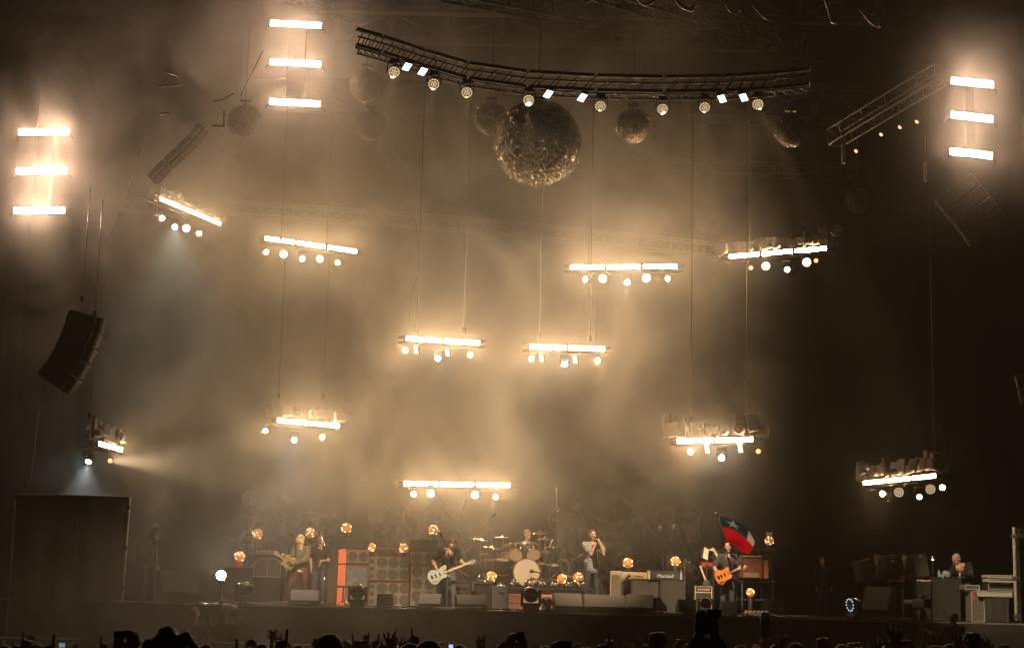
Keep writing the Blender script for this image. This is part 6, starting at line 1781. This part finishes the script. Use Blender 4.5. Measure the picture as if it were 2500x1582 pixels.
    onlooker(a[0], a[1], a[2], a[3], a[4], a[5], a[6], a[7])
for a in [
    ('head', 92, 1570, 20, 'small dark head below the middle of the black booth', False, 'short', 0), ('open', 182, 1566, 24, 'small open hand right of the lit phone screen', True, 'short', 1),
    ('head', 330, 1572, 19, 'small head right of the raised compact camera', False, 'cap', 1), ('head', 505, 1571, 21, 'small head right of the curly hair', False, 'short', 0),
    ('point', 600, 1566, 23, 'small pointing hand below the floor cable heap', False, 'short', 1), ('head', 640, 1570, 18, 'warm-rimmed head under the long bare arm', False, 'short', 1),
    ('head', 730, 1573, 20, 'small head left of the dark raised fist', False, 'short', 2), ('open', 838, 1561, 23, 'small open hand left of the stage-pointing arm', False, 'short', 1),
    ('head', 872, 1573, 22, 'small head under the pale closed fist', False, 'short', 0), ('fist', 1070, 1567, 25, 'small fist right of the round rimmed head', False, 'short', 1),
    ('head', 1128, 1574, 23, 'small head right of the blue-lit phone', False, 'short', 0), ('open', 1212, 1566, 24, 'small open hand right of the dark horns hand', False, 'short', 1),
    ('head', 1232, 1573, 20, 'small head left of the upright dark phone', False, 'curly', 0), ('head', 1330, 1575, 22, 'small head left of the sideways phone', False, 'short', 1),
    ('fist', 1418, 1570, 24, 'small fist right of the sideways phone', True, 'short', 1), ('open', 1518, 1560, 24, 'small open hand right of the dark pointing finger', False, 'short', 1),
    ('head', 1578, 1572, 22, 'small head under the tall narrow hand', False, 'short', 0), ('point', 1612, 1560, 23, 'small pointing hand right of the bright finger tips', False, 'short', 1),
    ('head', 1678, 1570, 21, 'small head left of the two big arms', False, 'short', 0), ('open', 1822, 1566, 24, 'small open hand just left of the flag pole', True, 'short', 1),
    ('head', 1895, 1572, 20, 'small head under the translucent flask', False, 'short', 0), ('point', 2000, 1564, 22, 'small pointing hand left of the dark curled fingers', False, 'short', 1),
    ('head', 2055, 1571, 21, 'small head between the curled fingers and the warm fist', False, 'short', 0), ('open', 2128, 1563, 23, 'small open hand left of the dark flat hand', True, 'short', 1),
    ('head', 2170, 1571, 19, 'small head left of the tall slender arm', False, 'short', 0), ('open', 2258, 1564, 23, 'small open hand under the television camera', False, 'short', 1),
    ('head', 2318, 1570, 19, 'small head under the operator with headphones', False, 'short', 0), ('open', 2424, 1560, 22, 'small open hand below the mesh crate', False, 'short', 1),
    ('head', 2448, 1570, 18, 'small head left of the hands at the right edge', False, 'short', 0), ('point', 25, 1560, 20, 'small pointing hand at the very left edge', False, 'short', 1)]:
    onlooker(*a)
phone(152, 1574, 15, 16, 12, 'small lit phone screen left of the raised camera', scr)
phone(290, 1548, 9.9, 24, 16, 'dark compact camera held up below the tripod')
phone(1101, 1577, 23.6, 11, 10, 'small blue-lit phone below the bassist stand', scr2)
phone(1272, 1553, 11.8, 16, 24, 'upright dark phone below the bass drum')
phone(1378, 1573, 9.8, 34, 18, 'wide phone held sideways below the singer', mat('faint_screen', (.04, .07, .1), .2))
phone(1744, 1497, 8.9, 34, 20, 'dark camera held up in the closest raised hands')
# plastic flask held up
p = P(1868, 1512, -20); t = thing('raised_flask', 'tall translucent flask with pale cap raised above the crowd', 'flask', p)
h = p.z - P(1866, 1560, -20).z
MB().lathe([(.028, -h), (.058, -h * .8), (.06, -.05), (.05, 0)], n=14).build('body', mat('smoky_plastic', (.3, .18, .09), .3), t); MB().lathe([(.052, 0), (.052, .07), (.04, .085)], n=14).build('cap', mat('olive_cap', (.5, .48, .3), .4), t)
onlooker('fist', 1866, 1556, 19, 'onlooker raising the translucent flask', False, 'short', 0)
# flag of white, red and blue with a star
YF = -9.0
fl = thing('flag', 'red, white and blue flag with a star waving on a pole', 'flag', P(1840, 1590, YF)); fo = Vector(fl.location)
pt = P(1749, 1252, YF) - fo; pb = P(1840, 1600, YF) - fo
MB().cyl(pb, pt, .014, .011, 8).build('pole', mat('flag_pole', (.3, .17, .09), .35), fl); MB().ball(pt, .025, 8, 6).build('finial', chrome, fl)
def flag_point(u, v):
    """u along the fly 0..1, v down the hoist 0..1"""
    top = [(1754, 1259), (1790, 1268), (1822, 1288), (1841, 1318), (1840, 1332)]
    bot = [(1776, 1322), (1794, 1330), (1812, 1346), (1830, 1351), (1836, 1338)]
    def at(L, u):
        f = u * (len(L) - 1); i = min(int(f), len(L) - 2); k = f - i
        p0, p1, p2, p3 = L[max(i - 1, 0)], L[i], L[i + 1], L[min(i + 2, len(L) - 1)]
        return [.5 * (2 * p1[j] + (p2[j] - p0[j]) * k + (2 * p0[j] - 5 * p1[j] + 4 * p2[j] - p3[j]) * k * k + (3 * p1[j] - p0[j] - 3 * p2[j] + p3[j]) * k ** 3) for j in (0, 1)]
    a, b = at(top, u), at(bot, u)
    x, y = a[0] + (b[0] - a[0]) * v, a[1] + (b[1] - a[1]) * v
    dep = .06 * math.sin(u * 7 + v * 2.0) * min(1, u * 2) + .03 * math.sin(v * 9 + u * 5)
    return P(x, y, YF + dep) - fo
NU, NV = 120, 84; vs = []; b = MB()
for i in range(NU + 1):
    for j in range(NV + 1): vs.append(flag_point(i / NU, j / NV))
def cell_mat(i, j):
    u, v = (i + .5) / NU, (j + .5) / NV
    dx, dy = (u - .25) / .12, (v - .2) / .135
    rr, aa = math.hypot(dx, dy), math.atan2(dx, -dy) % (2 * PI / 5)
    k = abs(aa - PI / 5) / (PI / 5)                       # 1 at a point of the star, 0 in a notch
    if rr < 1 / (math.cos(PI / 5 * k) + 1.55 * (1 - k)): return 0
    if v > .41: return 1 if u < .9 else 0
    return 2 if u < .56 else 0
fs = []; mi = []
for i in range(NU):
    for j in range(NV):
        a = i * (NV + 1) + j; fs.append((a, a + 1, a + NV + 2, a + NV + 1)); mi.append(cell_mat(i, j))
me = bpy.data.meshes.new('cloth'); me.from_pydata(vs, [], fs)
def cloth_mat(name, col):
    m = mat(name, col, .8); nt = m.node_tree; bs = nt.nodes['Principled BSDF']; out = nt.nodes['Material Output']
    tr = nt.nodes.new('ShaderNodeBsdfTranslucent'); tr.inputs[0].default_value = (*col, 1); mx = nt.nodes.new('ShaderNodeMixShader'); mx.inputs[0].default_value = .65
    nt.links.new(bs.outputs[0], mx.inputs[1]); nt.links.new(tr.outputs[0], mx.inputs[2]); nt.links.new(mx.outputs[0], out.inputs[0]); return m
for nm, col in (('flag_white', (.85, .8, .72)), ('flag_red', (.88, .015, .025)), ('flag_blue', (.04, .1, .2))): me.materials.append(cloth_mat(nm, col))
for p_, k in zip(me.polygons, mi): p_.material_index = k; p_.use_smooth = True
link('cloth', me, fl)
onlooker('fist', 1836, 1590, 29.6, 'onlooker holding the flag pole', False, 'short', 0)
# steel barrier
t = thing('crowd_barrier', 'low steel crowd barrier running before the stage', 'barrier', (0, -3.2, 0))
MB().cyl((-13, 0, 1.27), (15, 0, 1.27), .025, n=6).build('top_rail', alu, t)
for i in range(15): MB().cyl((-13 + 2 * i, 0, 0), (-13 + 2 * i, 0, 1.25), .025, n=6).build('post', alu, t)
for i in range(14): MB().box((-12 + 2 * i, .03, .6), (1.96, .02, 1.1)).build('panel', black, t)
bpy.data.scenes.remove(workshop)
